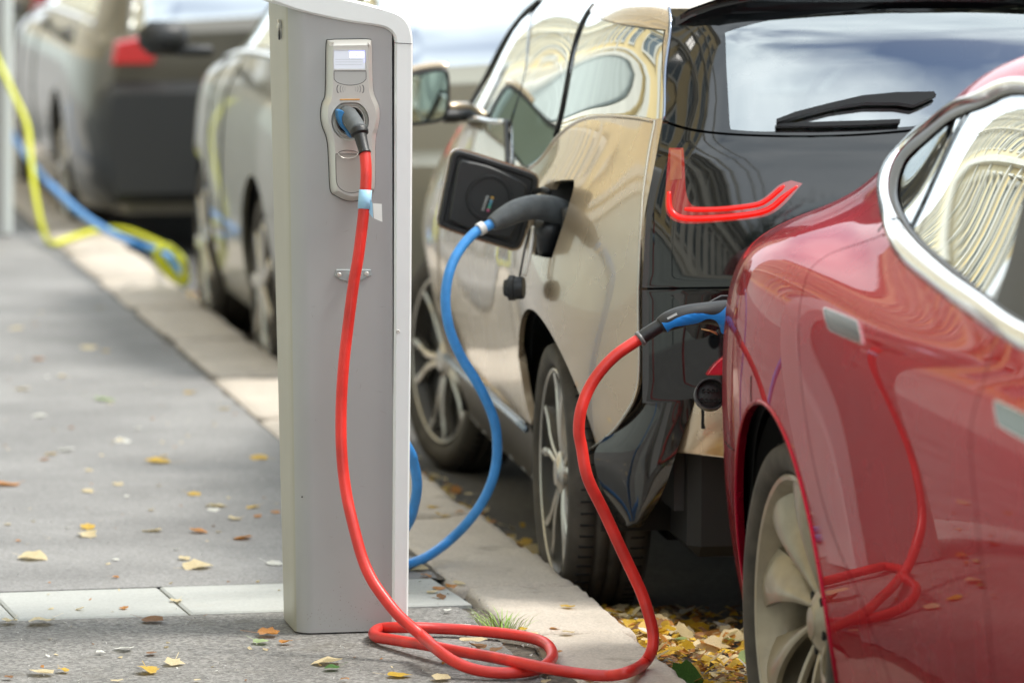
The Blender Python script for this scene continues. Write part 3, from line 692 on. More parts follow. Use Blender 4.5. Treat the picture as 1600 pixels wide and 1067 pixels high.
# blue cable
bc = thing('charging_cable', 'blue charging cable looping from behind the front post to the beige car', 'cable', (2.1, 11.6, 0), 'charging cables')
YB = 11.82
p = [np.array(q) for q in ((1.80, 11.30, 1.0), (1.81, 11.38, .8), (1.86, 11.42, .62))]
p += [atY(x, y, Y) for x, y, Y in ((632, 690, 11.45), (646, 722, 11.47), (651.5, 757, 11.5), (647, 790, 11.54), (636, 820, 11.6))]
p += [atZ(600, 870, .04), atZ(545, 890, .014), atZ(500, 905, .013), atZ(485, 918, .013), atZ(515, 922, .013), atZ(570, 905, .013)]
p += [atZ(612, 892, .013), atZ(640, 881, .016), atZ(668, 869, .03)]
p += [atY(x, y, Y) for x, y, Y in ((700, 846, 11.9), (732, 814, 11.86), (757, 778, 11.84), (773, 737, 11.82), (777, 692, 11.80), (770, 650, 11.78), (748, 602, 11.76), (720, 556, 11.75), (702, 512, 11.74), (696, 466, 11.74), (703, 422, 11.75), (720, 388, 11.77), (742, 364, 11.79), (760, 354, 11.80), (773, 347, 11.81))]
MB().tube(cable_path(p, 8), .0128, 14).build('blue_sheath', M_BCAB, bc)
auto(MB().lathe([(-.009, .0128), (-.008, .0165), (.008, .0165), (.009, .0128)], atY(752, 357, 11.795), atY(742, 364, 11.79) - atY(760, 354, 11.80), 20).build('cable_clip', mat('white_clip', (.65, .65, .63), .4), bc), 40)
hp2 = [((768, 350, 11.805), .0185), ((785, 341, 11.815), .026), ((808, 330, 11.83), .030), ((835, 324, 11.85), .0315), ((860, 327, 11.87), .034), ((876, 335, 11.89), .038), ((886, 347, 11.91), .040)]
cb = crom([np.r_[atY(*q), r] for q, r in hp2], 7); MB().tube(cb[:, :3], cb[:, 3], 24).build('plug_handle', M_GREYPL, bc)
MB().tube([atY(855, 348, 11.87), atY(857, 368, 11.89), atY(856, 384, 11.90), atY(855, 396, 11.91)], [.034, .031, .029, .024], 20).build('plug_head', M_BLACK, bc)
# distant yellow and blue cables by the second post
yc = thing('charging_cable', 'yellow charging cable lying over the far kerb, blurred', 'cable', (2.0, 20, 0), 'charging cables')
p = [atY(x, y, Y) for x, y, Y in ((-20, 60, 21.4), (-2, 98, 21.3), (20, 145, 21.2), (42, 195, 21.1), (48, 250, 21.0), (55, 305, 20.9), (66, 355, 20.85))] + [atZ(x, y, z) for x, y, z in ((80, 380, .02), (110, 372, .02), (150, 360, .02), (190, 358, .02), (230, 372, .03), (262, 388, .05))] + [atY(x, y, 19.0) for x, y in ((284, 402), (291, 425), (278, 440), (255, 420), (243, 396), (262, 384), (286, 410), (288, 440))]
MB().tube(cable_path(p, 6), .0120, 10).build('yellow_sheath', M_YCAB, yc)
p = [atY(x, y, 18.98) for x, y in ((246, 395), (262, 415), (284, 442), (292, 430), (272, 396), (250, 388), (248, 410), (270, 432), (290, 446))]
MB().tube(cable_path(p, 6), .0115, 8).build('yellow_coil', M_YCAB, yc)
yc2 = thing('charging_cable', 'far blue charging cable running beside the yellow one, blurred', 'cable', (2.0, 20, 0), 'charging cables')
p = [atX(x, y, X) for x, y, X in ((-10, 160, 2.05), (14, 202, 2.1), (42, 245, 2.14), (78, 288, 2.17), (128, 335, 2.2), (175, 365, 2.22), (215, 382, 2.25))] + [atY(x, y, 19.2) for x, y in ((245, 392), (262, 402), (275, 418), (270, 432))]
MB().tube(cable_path(p, 6), .016, 10).build('blue_sheath', M_BCAB, yc2)
#%% ================================================================ WHEELS
def tyre_profile(Rt, rr, w):
    p = [(-.022, rr - .004), (-.004, rr + .002), (.008, rr + .012), (.014, rr + (Rt - rr) * .45), (.010, rr + (Rt - rr) * .75), (-.004, Rt - .012), (-.018, Rt - .002)]
    n = 4
    for k in range(n):
        a = -.022 - (w - .044) * (k + .72) / n; b = -.022 - (w - .044) * (k + .95) / n
        if k < n - 1: p += [(a, Rt), (a - .001, Rt - .008), (b, Rt - .008), (b - .001, Rt)]
    return p + [(-w + .018, Rt - .002), (-w + .004, Rt - .014), (-w - .01, rr + (Rt - rr) * .5), (-w + .02, rr - .004)]
def wheel(parent, c, axis, Rt, rr, w, style, rot=0., name='wheel', metal=None):
    ax = np.array(axis, float); ax /= np.linalg.norm(ax); c = np.array(c, float)
    u = np.cross((0, 0, 1), ax); u /= np.linalg.norm(u); v = np.cross(ax, u)
    def at(r, a, h): return c + ax * h + r * (math.cos(a) * u + math.sin(a) * v)
    metal = metal or M_SIL
    rim = auto(MB().lathe([(-.024, rr - .008), (-.003, rr - .002), (.0, rr - .006), (-.003, rr - .014), (-.02, rr - .022), (-.09, rr - .04), (-w, rr - .03)], c, ax, 72).build(name, metal if style == 'turbine' else M_RIMD, parent), 35)
    if style != 'turbine': MB().lathe([(-.006, rr - .001), (.0015, rr - .004), (.0015, rr - .010), (-.006, rr - .013)], c, ax, 72).build('rim_edge', metal, rim)
    MB().lathe(tyre_profile(Rt, rr, w), c, ax, 80).build('tyre', M_RUB, rim)
    # tread cuts across the shoulders
    g = MB()
    for k in range(70):
        a = 2 * math.pi * k / 70; t = np.cross(ax, at(1, a, 0) - at(0, a, 0)); rad = (at(1, a, 0) - at(0, a, 0))
        for h in (-.03, -w + .03): g.box(at(Rt - .001, a + (.01 if h > -.1 else -.01), h), (.036, .004, .006), [ax, t, rad])
    g.build('tread_cut', M_DARK, rim, False)['kind'] = 'stuff'
    MB().lathe([(-.13, .0001), (-.13, rr - .03)], c, ax, 40).build('wheel_back', M_DARK, rim)
    auto(MB().lathe([(-.10, .0001), (-.075, .08), (-.10, .085), (-.10, rr * .62), (-.115, rr * .62)], c, ax, 48).build('brake_disc', mat('brake_steel', (.22, .20, .18), .4, .8), rim))
    if style == 'turbine':
        nb = 9
        for b in range(nb):
            t0 = rot + 2 * math.pi * b / nb; g = MB(); nr, nc = 14, 8; V = []
            for sd_ in (0, 1):
                for i in range(nr + 1):
                    s = i / nr; r = .055 + (rr - .019 - .055) * s
                    ca = t0 + .50 * (s - .15) ** 1.0 - .18 * s * s
                    wd = (.285 - .04 * math.sin(math.pi * s)) * (1 - .10 * s) * (1 - .35 * (1 - s) ** 3)
                    for j in range(nc + 1):
                        q = j / nc; a = ca + wd * (q - .5) * 2 * .92
                        h = -.012 - .050 * (1 - q) ** 1.4 * (.35 + .65 * math.sin(math.pi * min(1, s * .9 + .1))) - .008 * (1 - math.sin(math.pi * s)) + .012 * math.sin(math.pi * q) - .045 * (1 - s) ** 1.6
                        V.append(at(r, a, h - sd_ * .012))
            m1 = (nr + 1) * (nc + 1); K = nc + 1; Fc = []
            for i in range(nr):
                for j in range(nc):
                    a = i * K + j; Fc.append((a, a + 1, a + K + 1, a + K)); Fc.append((m1 + a, m1 + a + K, m1 + a + K + 1, m1 + a + 1))
            for i in range(nr):
                a = i * K; Fc.append((a, a + K, m1 + a + K, m1 + a)); a = i * K + nc; Fc.append((a, m1 + a, m1 + a + K, a + K))
            auto(g.add(V, Fc).build('turbine_blade', metal, rim), 45)
        hb = auto(MB().lathe([(-.09, .078), (-.062, .070), (-.052, .05), (-.044, .036), (-.048, .034), (-.042, .030), (-.039, .015), (-.038, .0001)][::-1], c, ax, 32).build('hub_cap', metal, rim), 30)
        for k in range(5): a = rot + .3 + 2 * math.pi * k / 5; MB().lathe([(-.06, .010), (-.0535, .010), (-.0535, .0001)], at(.058, a, 0), ax, 10).build('lug_recess', M_DARK, rim)
    else:
        MB().lathe([(-.045, .0001), (-.045, rr - .02)], c, ax, 40).build('black_insert', mat('insert_black', (.014, .014, .014), .35), rim)
        for k in range(5):
            a0 = rot + 2 * math.pi * k / 5
            for sg in (-1, 1):
                P = [at(.03, a0 + sg * .25, -.02), at(.10, a0 + sg * .13, -.012), at(.16, a0 + sg * .15, -.010), at(rr - .06, a0 + sg * .21, -.010), at(rr - .012, a0 + sg * .25, -.006)]
                V = []; pr = crom(P, 4)
                for i, p in enumerate(pr):
                    rad = (p - c); rad -= ax * (rad @ ax); rad /= np.linalg.norm(rad) + 1e-9; t = np.cross(ax, rad); wv = .0105 + .005 * i / len(pr)
                    V += [p - t * wv - ax * .022, p - t * wv * .8, p - t * wv * .1 + ax * .004, p + t * wv * .8, p + t * wv - ax * .022]
                g = MB(); n = len(pr); g.add(V, [(i * 5 + j, i * 5 + j + 1, i * 5 + j + 6, i * 5 + j + 5) for i in range(n - 1) for j in range(4)])
                auto(g.build('spoke', metal, rim), 40)
        auto(MB().lathe([(-.05, .06), (-.012, .055), (-.004, .036), (0, .033), (.002, .0001)][::-1], c, ax, 28).build('hub_cap', metal, rim))
    return rim
#%% ================================================================ RED CAR (its tail points away from the camera, to the post)
YH, HH = 9.37, .379            # rear wheel centre
RED_SEC = {
 10.60: [(2.85,.35),(2.80,.5),(2.78,.65),(2.77,.8),(2.77,.92),(2.80,1.0),(2.86,1.03),(2.95,1.04),(3.05,1.05),(3.15,1.06),(3.25,1.065),(3.38,1.07)],
 10.42: [(2.64,.30),(2.59,.45),(2.57,.6),(2.563,.75),(2.568,.9),(2.60,1.0),(2.67,1.06),(2.82,1.07),(2.94,1.09),(3.06,1.10),(3.2,1.105),(3.38,1.11)],
 10.12: [(2.52,.28),(2.49,.42),(2.475,.58),(2.47,.74),(2.475,.92),(2.49,1.04),(2.545,1.115),(2.66,1.16),(2.79,1.205),(2.92,1.27),(3.08,1.31),(3.38,1.33)],
 9.75: [(2.47,.26),(2.44,.42),(2.42,.58),(2.41,.74),(2.40,.9),(2.412,1.03),(2.45,1.12),(2.55,1.175),(2.67,1.215),(2.77,1.35),(2.94,1.45),(3.38,1.48)],
 9.37: [(2.44,.25),(2.41,.42),(2.395,.58),(2.385,.74),(2.38,.9),(2.39,1.02),(2.425,1.115),(2.535,1.17),(2.65,1.22),(2.70,1.38),(2.84,1.50),(3.38,1.54)],
 9.00: [(2.44,.25),(2.41,.4),(2.395,.56),(2.385,.72),(2.38,.88),(2.385,1.01),(2.42,1.10),(2.52,1.155),(2.605,1.30),(2.66,1.47),(2.77,1.585),(3.38,1.62)],
 8.60: [(2.45,.24),(2.41,.4),(2.39,.56),(2.375,.72),(2.37,.88),(2.375,1.0),(2.41,1.08),(2.48,1.13),(2.56,1.31),(2.62,1.50),(2.74,1.605),(3.38,1.64)],
 8.20: [(2.45,.24),(2.41,.4),(2.385,.56),(2.37,.72),(2.36,.88),(2.37,.99),(2.40,1.075),(2.445,1.125),(2.52,1.31),(2.59,1.505),(2.735,1.61),(3.38,1.645)],
 7.80: [(2.45,.24),(2.41,.4),(2.385,.56),(2.365,.72),(2.355,.88),(2.365,.99),(2.39,1.07),(2.42,1.12),(2.49,1.30),(2.56,1.50),(2.735,1.60),(3.38,1.635)],
 7.30: [(2.45,.24),(2.41,.4),(2.385,.56),(2.37,.72),(2.36,.88),(2.37,.99),(2.395,1.06),(2.44,1.11),(2.51,1.27),(2.61,1.43),(2.79,1.52),(3.38,1.55)],
 6.80: [(2.45,.24),(2.41,.4),(2.39,.56),(2.375,.72),(2.37,.87),(2.38,.97),(2.41,1.04),(2.46,1.09),(2.55,1.21),(2.66,1.34),(2.84,1.42),(3.38,1.45)],
 6.35: [(2.45,.24),(2.41,.4),(2.39,.56),(2.375,.70),(2.37,.83),(2.39,.92),(2.42,.99),(2.48,1.03),(2.60,1.07),(2.75,1.10),(2.95,1.13),(3.38,1.15)],
 5.90: [(2.46,.24),(2.43,.38),(2.41,.52),(2.395,.66),(2.40,.78),(2.42,.86),(2.47,.91),(2.55,.93),(2.66,.95),(2.80,.97),(3.0,.99),(3.38,1.01)],
 5.50: [(2.55,.24),(2.51,.36),(2.50,.48),(2.49,.6),(2.50,.7),(2.53,.76),(2.58,.80),(2.66,.82),(2.77,.84),(2.90,.86),(3.05,.87),(3.38,.89)],
 5.25: [(2.75,.26),(2.72,.36),(2.71,.45),(2.71,.54),(2.72,.62),(2.75,.67),(2.80,.70),(2.87,.72),(2.95,.73),(3.05,.74),(3.15,.75),(3.38,.76)],
}
RY = sorted(RED_SEC); RED = Loft([[(x, Y, h + RZ) for x, h in RED_SEC[Y]] for Y in RY], (-1, 0, 0))
VC = 3.38; MIR = (np.zeros(3), np.array([1., 0, 0]), VC)
rcar = thing('red_car', 'glossy dark red car with a blue and black plug in its tail', 'car', (3.38, 8.2, RZ), 'cars parked along the kerb')
def redside(Y, h): return RED.hit(np.array([0, Y, h + RZ]), (1, 0, 0))
def rs_(Y, t):
    """loft parameters at world Y and section index t"""
    S = np.linspace(0, RED.m - 1, 400); y = RED.ev(S, np.full(400, float(t)))[:, 1]; return float(np.interp(Y, y, S))
def rst(Y, t): return ('st', rs_(Y, t), t)
def met(L, arr): return np.array([(a[0] * L.ms, a[1] * L.mt) for a in arr])
win_px = [(1600, 146), (1530, 168), (1460, 205), (1420, 240), (1402, 277), (1402, 315), (1425, 360), (1480, 411), (1545, 464), (1600, 501)]
chr_in = [(1600, 139), (1527, 158), (1453, 195), (1412, 226), (1391, 264), (1390, 312), (1412, 357), (1474, 418), (1536, 463), (1600, 507)]
chr_out = [(1600, 123), (1515, 152), (1435, 201), (1388, 250), (1371, 294), (1377, 347), (1399, 397), (1453, 446), (1515, 492), (1573, 533), (1600, 549)]
fwd_low = [rst(7.3, 7.15), rst(6.85, 7.2)]; fwd_up = [rst(6.65, 7.7), rst(6.85, 8.5), rst(7.25, 8.95)]
def wpoly(px_, lo=0.): return RED.poly(list(px_) + fwd_low + fwd_up, 4)
win = wpoly(win_px); wopen = wpoly(chr_in)
arch_pts = [redside(YH + .02 + .445 * math.cos(a), HH + .445 * math.sin(a)) for a in np.linspace(-.75, math.pi + .75, 60)]
arch = met(RED, arch_pts)
YW2 = 6.22
arch2 = met(RED, [redside(YW2 + .40 * math.cos(a), HH + .40 * math.sin(a)) for a in np.linspace(-.75, math.pi + .75, 40)])
def below(P):  # close an arch outline below the sill
    return np.vstack([P, [P[-1][0] , -.2], [P[0][0], -.2]])
arch_c, arch2_c = below(arch), below(arch2)
seam_r = [(1390, 362), (1372, 370), (1342, 381), (1308, 392), (1285, 404), (1266, 422), (1255, 452), (1248, 500), (1249, 560), (1257, 640), (1275, 740), (1300, 830), (1340, 925), (1366, 992), (1391, 1063), (1405, 1120)]
seam_f = [(1570, 1130), (1553, 1063), (1544, 966), (1533, 880), (1528, 820), (1519, 735), (1517, 675), (1524, 635), (1535, 602), (1547, 560), (1556, 527), (1558, 516)]
chr_low = [(1377, 347), (1399, 397), (1453, 446), (1515, 492), (1558, 523)]
def mpx(L, p): return np.array([(lambda a: (a[0] * L.ms, a[1] * L.mt))(L.px(*q)) for q in p])
sr, sf = crom(mpx(RED, seam_r), 5), crom(mpx(RED, seam_f), 5); cl = crom(mpx(RED, chr_low), 5)
tb = .55 * RED.mt; 
sr = sr[sr[:, 1] > tb]; sf = sf[sf[:, 1] > tb]
rdoor = np.vstack([sr, [sr[-1][0], tb], [sf[0][0], tb], sf, cl[::-1][1:-1]])
fy0 = rs_(6.75, 3) * RED.ms
fd_top = [(rs_(y_, 7.0) * RED.ms, 7.0 * RED.mt) for y_ in (7.6, 7.3, 7.0, 6.8)]
sfo = sf.copy()
fdoor = np.vstack([sfo[::-1], ][0:1] + []) if False else np.vstack([sf, fd_top, [(fy0, 6.0 * RED.mt), (fy0, 1.5 * RED.mt), (fy0 + .05, tb)]])
full = np.array([(0, 0), ((RED.m - 1) * RED.ms, 0), ((RED.m - 1) * RED.ms, (RED.n - 1) * RED.mt), (0, (RED.n - 1) * RED.mt)], float)
# windscreen and tailgate glass openings (top of the car, out of the picture)
wsc = np.array([(rs_(6.95, 9.6) * RED.ms, 9.7 * RED.mt), (rs_(6.45, 9.4) * RED.ms, 9.0 * RED.mt), (rs_(6.42, 11) * RED.ms, 11 * RED.mt), (rs_(7.1, 11) * RED.ms, 11 * RED.mt)])
rgl = np.array([(rs_(9.2, 9.6) * RED.ms, 9.9 * RED.mt), (rs_(9.9, 9) * RED.ms, 8.9 * RED.mt), (rs_(10.15, 11) * RED.ms, 11 * RED.mt), (rs_(9.0, 11) * RED.ms, 11 * RED.mt)])
def dens(P, n=30):
    P = np.vstack([P, P[:1]]); return seq(P, n)[:-1]
wsc, rgl = dens(wsc), dens(rgl)
G = .0022
body_exc = [offset(rdoor, G), offset(fdoor, G), wopen, arch_c, arch2_c, wsc, rgl]
RED.panel('body', M_REDP, [full], body_exc, .024, .014, 0, rcar, MIR)
RED.panel('door', M_REDP, [offset(rdoor, -G)], [wopen, arch_c], .02, .02, 0, rcar, MIR, 'rear door with a chrome flush handle')
RED.panel('door', M_REDP, [offset(fdoor, -G)], [wopen, arch2_c], .035, .02, 0, rcar, MIR, 'front door')
RED.panel('windscreen', M_GLS, [wsc], (), .06, 0, -.004, rcar, MIR); RED.panel('rear_window', M_GLS, [rgl], (), .06, 0, -.004, rcar, MIR)
# side glass, rubber, chrome
wall_ = RED.panel('side_window', M_GLS, [offset(win, .006)], (), .03, .004, -.006, rcar, MIR)
N_ = 90
ext = lambda p: list(p) + fwd_low + fwd_up
A = seq(RED.poly(ext(chr_out)), N_ + 1); 
def ring(ext_px, n=110):
    P = RED.poly(ext_px, 6); k = int(np.argmin(P[:, 0] + P[:, 1] * 0)); return P
def ring_pair(po, pi, n=140):
    a, b = RED.poly(po, 8), RED.poly(pi, 8); a = np.vstack([a, a[:1]]); a = seq(a, n)
    # nearest matching on the inner outline
    b2 = np.vstack([b, b[:1]]); b2 = seq(b2, 1200); j = np.array([np.argmin(np.sum((b2 - q) ** 2, 1)) for q in a]); 
    B = b2[j]; 
    for _ in range(2): B[1:-1] = (B[:-2] + 2 * B[1:-1] + B[2:]) / 4
    return a, B
fo_low = [rst(7.3, 6.9), rst(6.8, 6.9)]; fo_up = [rst(6.45, 7.6), rst(6.75, 8.75), rst(7.2, 9.2)]
a, b = ring_pair(list(chr_out) + fo_low + fo_up, list(chr_in) + fwd_low + fwd_up)
RED.bead('chrome_surround', M_CHR, a, b, .010, rcar, .0005, 8, MIR)
a2, b2 = ring_pair(list(chr_in) + fwd_low + fwd_up, list(win_px) + fwd_low + fwd_up)
RED.bead('window_rubber', mat('rubber_seal', (.01, .01, .01), .35), a2, b2, .003, rcar, -.002, 4, MIR)
def strip(L, name, m, pts, r, parent, off=0.002, n=8):
    P = L.path(pts, 6); w = L.ev(P[:, 0] / L.ms, P[:, 1] / L.mt) + L.nrm(P[:, 0] / L.ms, P[:, 1] / L.mt) * off
    return MB().tube(w, r, n).build(name, m, parent)
strip(RED, 'window_divider', M_BLACK, [(1509, 172), (1490, 205), (1455, 280), (1432, 330), (1419, 356)], .0028, rcar, -.003)
strip(RED, 'trim_joint', M_DARK, [(1376, 366), (1388, 352), (1402, 344), (1413, 350)], .0016, rcar, .0075)
bp = [(1550, 474, 'c'), (1562, 440), (1576, 395), (1589, 339), (1601, 290, 'c'), (1660, 190, 'c'), (1720, 200, 'c'), (1670, 330), (1625, 450), (1606, 512, 'c')]
RED.panel('door_pillar', M_BLACK, [RED.poly(bp)], (), .03, 0, -.0035, rcar, MIR)
# recessed flush handles
def handle(px4, L=RED, par=rcar):
    P = L.poly([(a, b) for a, b in px4], 5); L.panel('handle_frame', M_REDP, [offset(P, .003)], [offset(P, -.0015)], .02, .006, .0015, par)
    o = L.panel('handle', M_CHR, [offset(P, -.0015)], (), .012, .004, .003, par); return o
MATS['chrome_h'] = M_CHR
def hpoly(a): 
    c = np.mean(a, 0); out = []
    for i in range(4):
        p, q = np.array(a[i]), np.array(a[(i + 1) % 4]); out += [tuple(p + (q - p) * .12), tuple(p + (q - p) * .88)]
    return out
def handle2(q4):
    P = RED.poly([(x, y) for x, y in hpoly(q4)], 3)
    fr_ = RED.panel('handle_frame', M_CHR, [offset(P, .0015)], [offset(P, -.002)], .02, .004, .0035, rcar); RED.panel('handle_gap', M_DARK, [offset(P, -.0015)], (), .02, 0, .0008, fr_)
    RED.panel('handle', mat('handle_metal', (.20, .215, .21), .12, 1), [offset(P, -.004)], (), .01, .003, .0024, fr_)
handle2([(1288.5, 481), (1342, 503), (1349, 539), (1297, 516)])
handle2([(1556, 625), (1612, 652), (1615, 694), (1562, 664)])
# bright edge along the rear arch, and the bumper joint
arch_l = [redside(YH + .02 + .450 * math.cos(a), HH + .450 * math.sin(a)) for a in np.linspace(-.2, math.pi + .12, 70)]
Pm = met(RED, arch_l); w = RED.ev(Pm[:, 0] / RED.ms, Pm[:, 1] / RED.mt) + RED.nrm(Pm[:, 0] / RED.ms, Pm[:, 1] / RED.mt) * .000
MB().tube(w, .0045, 10).build('arch_lip', M_REDP, rcar)
strip(RED, 'panel_joint', M_DARK, [(1174, 587), (1173.5, 610), (1174, 632)], .0016, rcar, 0)
strip(RED, 'panel_joint', M_DARK, [(1134, 690), (1139, 697), (1147, 703)], .0016, rcar, 0)
# tail lamp corner
tlp = [(1166, 440), (1170, 424), (1177, 414), (1184, 414), (1187, 425), (1184, 446), (1176, 462), (1167, 466)]
# dark inner shell, arches, floor, cabin
def shell(L, parent, t1, off, exc, m=M_DARK, mirror=None):
    q = np.array([(0, 0), ((L.m - 1) * L.ms, 0), ((L.m - 1) * L.ms, t1 * L.mt), (0, t1 * L.mt)], float)
    L.panel('inner_shell', m, [q], exc, .12, 0, off, parent, mirror)
shell(RED, rcar, 6.6, -.035, [arch_c, arch2_c], mirror=MIR)
def well(parent, c, ax, r, depth):
    MB().lathe([(0, r), (-depth, r), (-depth, .0001)], c, ax, 40, arc=(math.pi - .25, 2 * math.pi + .25)).build('wheel_arch_liner', mat('arch_liner', (.012, .012, .012), .85), parent)
for sx in (-1, 1):
    X = 2.441 if sx < 0 else 2 * VC - 2.441
    for Yc in (YH, YW2):
        wheel(rcar, (X, Yc, HH + RZ), (sx, 0, 0), .379, .306, .25, 'turbine', rot=.62, metal=M_TURB)
        well(rcar, (X - .02 * sx, Yc, HH + RZ), (sx, 0, 0), .47 if Yc == YH else .42, .36)
fl_ = MB().box((VC, 7.9, RZ + .24), (1.55, 5.0, .06)); fl_.build('underbody', M_DARK, rcar, False)
INT = mat('dark_upholstery', (.03, .03, .032), .7)
for (x_, y_) in ((2.95, 7.3), (3.8, 7.3), (2.95, 8.3), (3.8, 8.3)):
    g = MB(); g.box((x_, y_, RZ + .62), (.5, .5, .16), None, .05); g.box((x_, y_ + .25, RZ + .93), (.48, .14, .62), None, .05); g.box((x_, y_ + .28, RZ + 1.3), (.26, .1, .18), None, .04); g.build('seat', INT, rcar)
capR = RED.ev(np.full(RED.n, RED.m - 1.), np.arange(RED.n)); capL = capR.copy(); capL[:, 0] = 2 * VC - capL[:, 0]
mk('rear_bumper', list(capR) + list(capL[::-1]), [list(range(2 * RED.n))], M_REDP, rcar, False)
capR = RED.ev(np.zeros(RED.n), np.arange(RED.n)); capL = capR.copy(); capL[:, 0] = 2 * VC - capL[:, 0]
mk('nose', list(capR) + list(capL[::-1]), [list(range(2 * RED.n))[::-1]], M_REDP, rcar, False)
# hanging black port cap
def port_cap(parent, c, ax, r, d, strap):
    c = np.array(c); ax = np.array(ax, float); ax /= np.linalg.norm(ax)
    cp = auto(MB().lathe([(-d, .0001), (-d, r * .9), (-d + .004, r), (-.002, r), (0, r * .985), (0, r * .90), (-d * .55, r * .86), (-d * .6, r * .80), (-d * .5, r * .5), (-d * .5, .0001)][::-1], c, ax, 36).build('port_cap', M_BLACK, parent), 35)
    u = np.cross(ax, (0, 0, 1)); u /= np.linalg.norm(u); v = np.cross(u, ax)
    g = MB()
    for k, (zz, nn) in enumerate(((-.35, 5), (.25, 4))):
        for i in range(nn):
            xx = (i - (nn - 1) / 2) * .28 * r; g.lathe([(-d * .5, r * .12), (-d * .3, r * .12), (-d * .3, r * .07), (-d * .5, r * .07)], c + u * xx + v * zz * r, ax, 6)
    g.build('cap_ribs', M_BLACK, cp)
    MB().tube(crom(strap, 6), .0028, 8).build('cap_strap', M_BLACK, cp)
cy = 10.34
port_cap(rcar, atY(1111, 615, cy), np.array([-.12, -1, .28]), .036, .034, [atY(1133, 600, cy), atY(1142, 596, cy), atY(1137, 560, cy + .02), atY(1132, 525, cy + .05)])
#%% ================================================================ BEIGE CAR (tail towards the camera)
TH = R(3.04); IA = np.array([math.sin(TH), math.cos(TH), 0]); IB = np.array([IA[1], -IA[0], 0]); IO = np.array([2.478, 11.9, RZ])
def IL(u, v, h): return IO + IA * u + IB * v + np.array([0, 0, h])
def iu(x, y, u): r = ray(x, y); k = ((IO - CAM) @ IA + u) / (r @ IA); return CAM + r * k
ISEC = {
 -.63: [(.20,.26),(.165,.36),(.135,.5),(.115,.65),(.108,.8),(.110,.95),(.128,1.09),(.172,1.24),(.192,1.37),(.205,1.48),(.26,1.545),(.48,1.57),(.86,1.58)],
 -.55: [(.16,.24),(.12,.36),(.10,.5),(.085,.65),(.08,.8),(.088,.95),(.112,1.09),(.15,1.24),(.17,1.37),(.185,1.49),(.25,1.56),(.48,1.59),(.86,1.60)],
 -.30: [(.10,.22),(.04,.34),(.01,.5),(-.01,.65),(-.02,.8),(.01,.95),(.06,1.10),(.115,1.25),(.13,1.38),(.145,1.5),(.225,1.575),(.46,1.60),(.86,1.61)],
 0.0: [(.06,.20),(.0,.34),(-.03,.5),(-.055,.65),(-.07,.8),(-.045,.93),(.0,1.08),(.075,1.24),(.095,1.38),(.12,1.5),(.2,1.58),(.45,1.61),(.86,1.62)],
 .4: [(.06,.2),(.0,.34),(-.03,.5),(-.05,.65),(-.06,.8),(-.05,.93),(-.01,1.06),(.05,1.16),(.08,1.31),(.115,1.47),(.2,1.57),(.45,1.61),(.86,1.62)],
 .8: [(.06,.2),(.01,.33),(-.03,.48),(-.045,.62),(-.045,.78),(-.035,.9),(-.01,1.02),(.02,1.12),(.06,1.29),(.105,1.46),(.2,1.57),(.45,1.61),(.86,1.62)],
 1.2: [(.06,.2),(.01,.33),(-.03,.48),(-.045,.62),(-.045,.78),(-.035,.91),(-.01,1.04),(.015,1.14),(.055,1.3),(.1,1.46),(.2,1.56),(.45,1.6),(.86,1.61)],
 1.6: [(.06,.2),(.0,.33),(-.03,.48),(-.045,.62),(-.045,.78),(-.035,.92),(-.01,1.06),(.01,1.16),(.05,1.29),(.095,1.42),(.22,1.51),(.45,1.56),(.86,1.57)],
 2.0: [(.06,.2),(.01,.33),(-.02,.48),(-.04,.62),(-.045,.78),(-.035,.91),(-.005,1.04),(.02,1.13),(.08,1.21),(.16,1.28),(.3,1.35),(.5,1.39),(.86,1.41)],
 2.3: [(.06,.22),(.02,.34),(-.02,.48),(-.04,.62),(-.045,.78),(-.03,.90),(.0,1.0),(.05,1.06),(.12,1.10),(.21,1.13),(.34,1.16),(.54,1.18),(.86,1.20)],
 2.6: [(.07,.24),(.03,.35),(-.01,.49),(-.035,.62),(-.04,.76),(-.02,.86),(.03,.93),(.08,.97),(.15,1.0),(.25,1.02),(.38,1.04),(.57,1.05),(.86,1.06)],
 2.95: [(.13,.24),(.10,.34),(.07,.46),(.06,.58),(.07,.7),(.10,.78),(.14,.83),(.2,.87),(.27,.89),(.35,.91),(.46,.92),(.62,.93),(.86,.94)],
 3.22: [(.36,.26),(.33,.34),(.31,.43),(.30,.52),(.31,.6),(.34,.66),(.37,.70),(.41,.73),(.46,.75),(.53,.77),(.6,.78),(.7,.785),(.86,.79)],
}
def iur(h): return float(np.interp(h, [1.15, 1.24, 1.31, 1.40, 1.49, 1.54, 1.60], [-.615, -.585, -.55, -.505, -.455, -.41, -.38]))
IU = sorted(ISEC)
def inet(u):
    o = []
    for v, h in ISEC[u]:
        uu = u
        if u < -.5: uu = max(u, iur(h) - .09 * min(1, max(0, (v - .2) / .5)) + (.0 if u < -.6 else .07))
        elif u < -.2 and h > 1.3: uu = u + .06
        o.append(IL(uu, v, h))
    return o
I3 = Loft([inet(u) for u in IU], -IB)
I3.guard = (900, 4.0); IM = (IO, IB, .86)
bcar = thing('beige_car', 'glossy beige car with open charge flap and black tailgate', 'car', IL(1.2, .86, 0), 'cars parked along the kerb')
def iside(u, h): return I3.hit(IL(u, -1, h), IB)
def iparam(u, t):
    S = np.linspace(0, I3.m - 1, 400); y = (I3.ev(S, np.full(400, float(t))) - IO) @ IA; return float(np.interp(u, y, S))
def ist(u, t): return ('st', iparam(u, t), t)
ifull = np.array([(0, 0), ((I3.m - 1) * I3.ms, 0), ((I3.m - 1) * I3.ms, (I3.n - 1) * I3.mt), (0, (I3.n - 1) * I3.mt)], float)
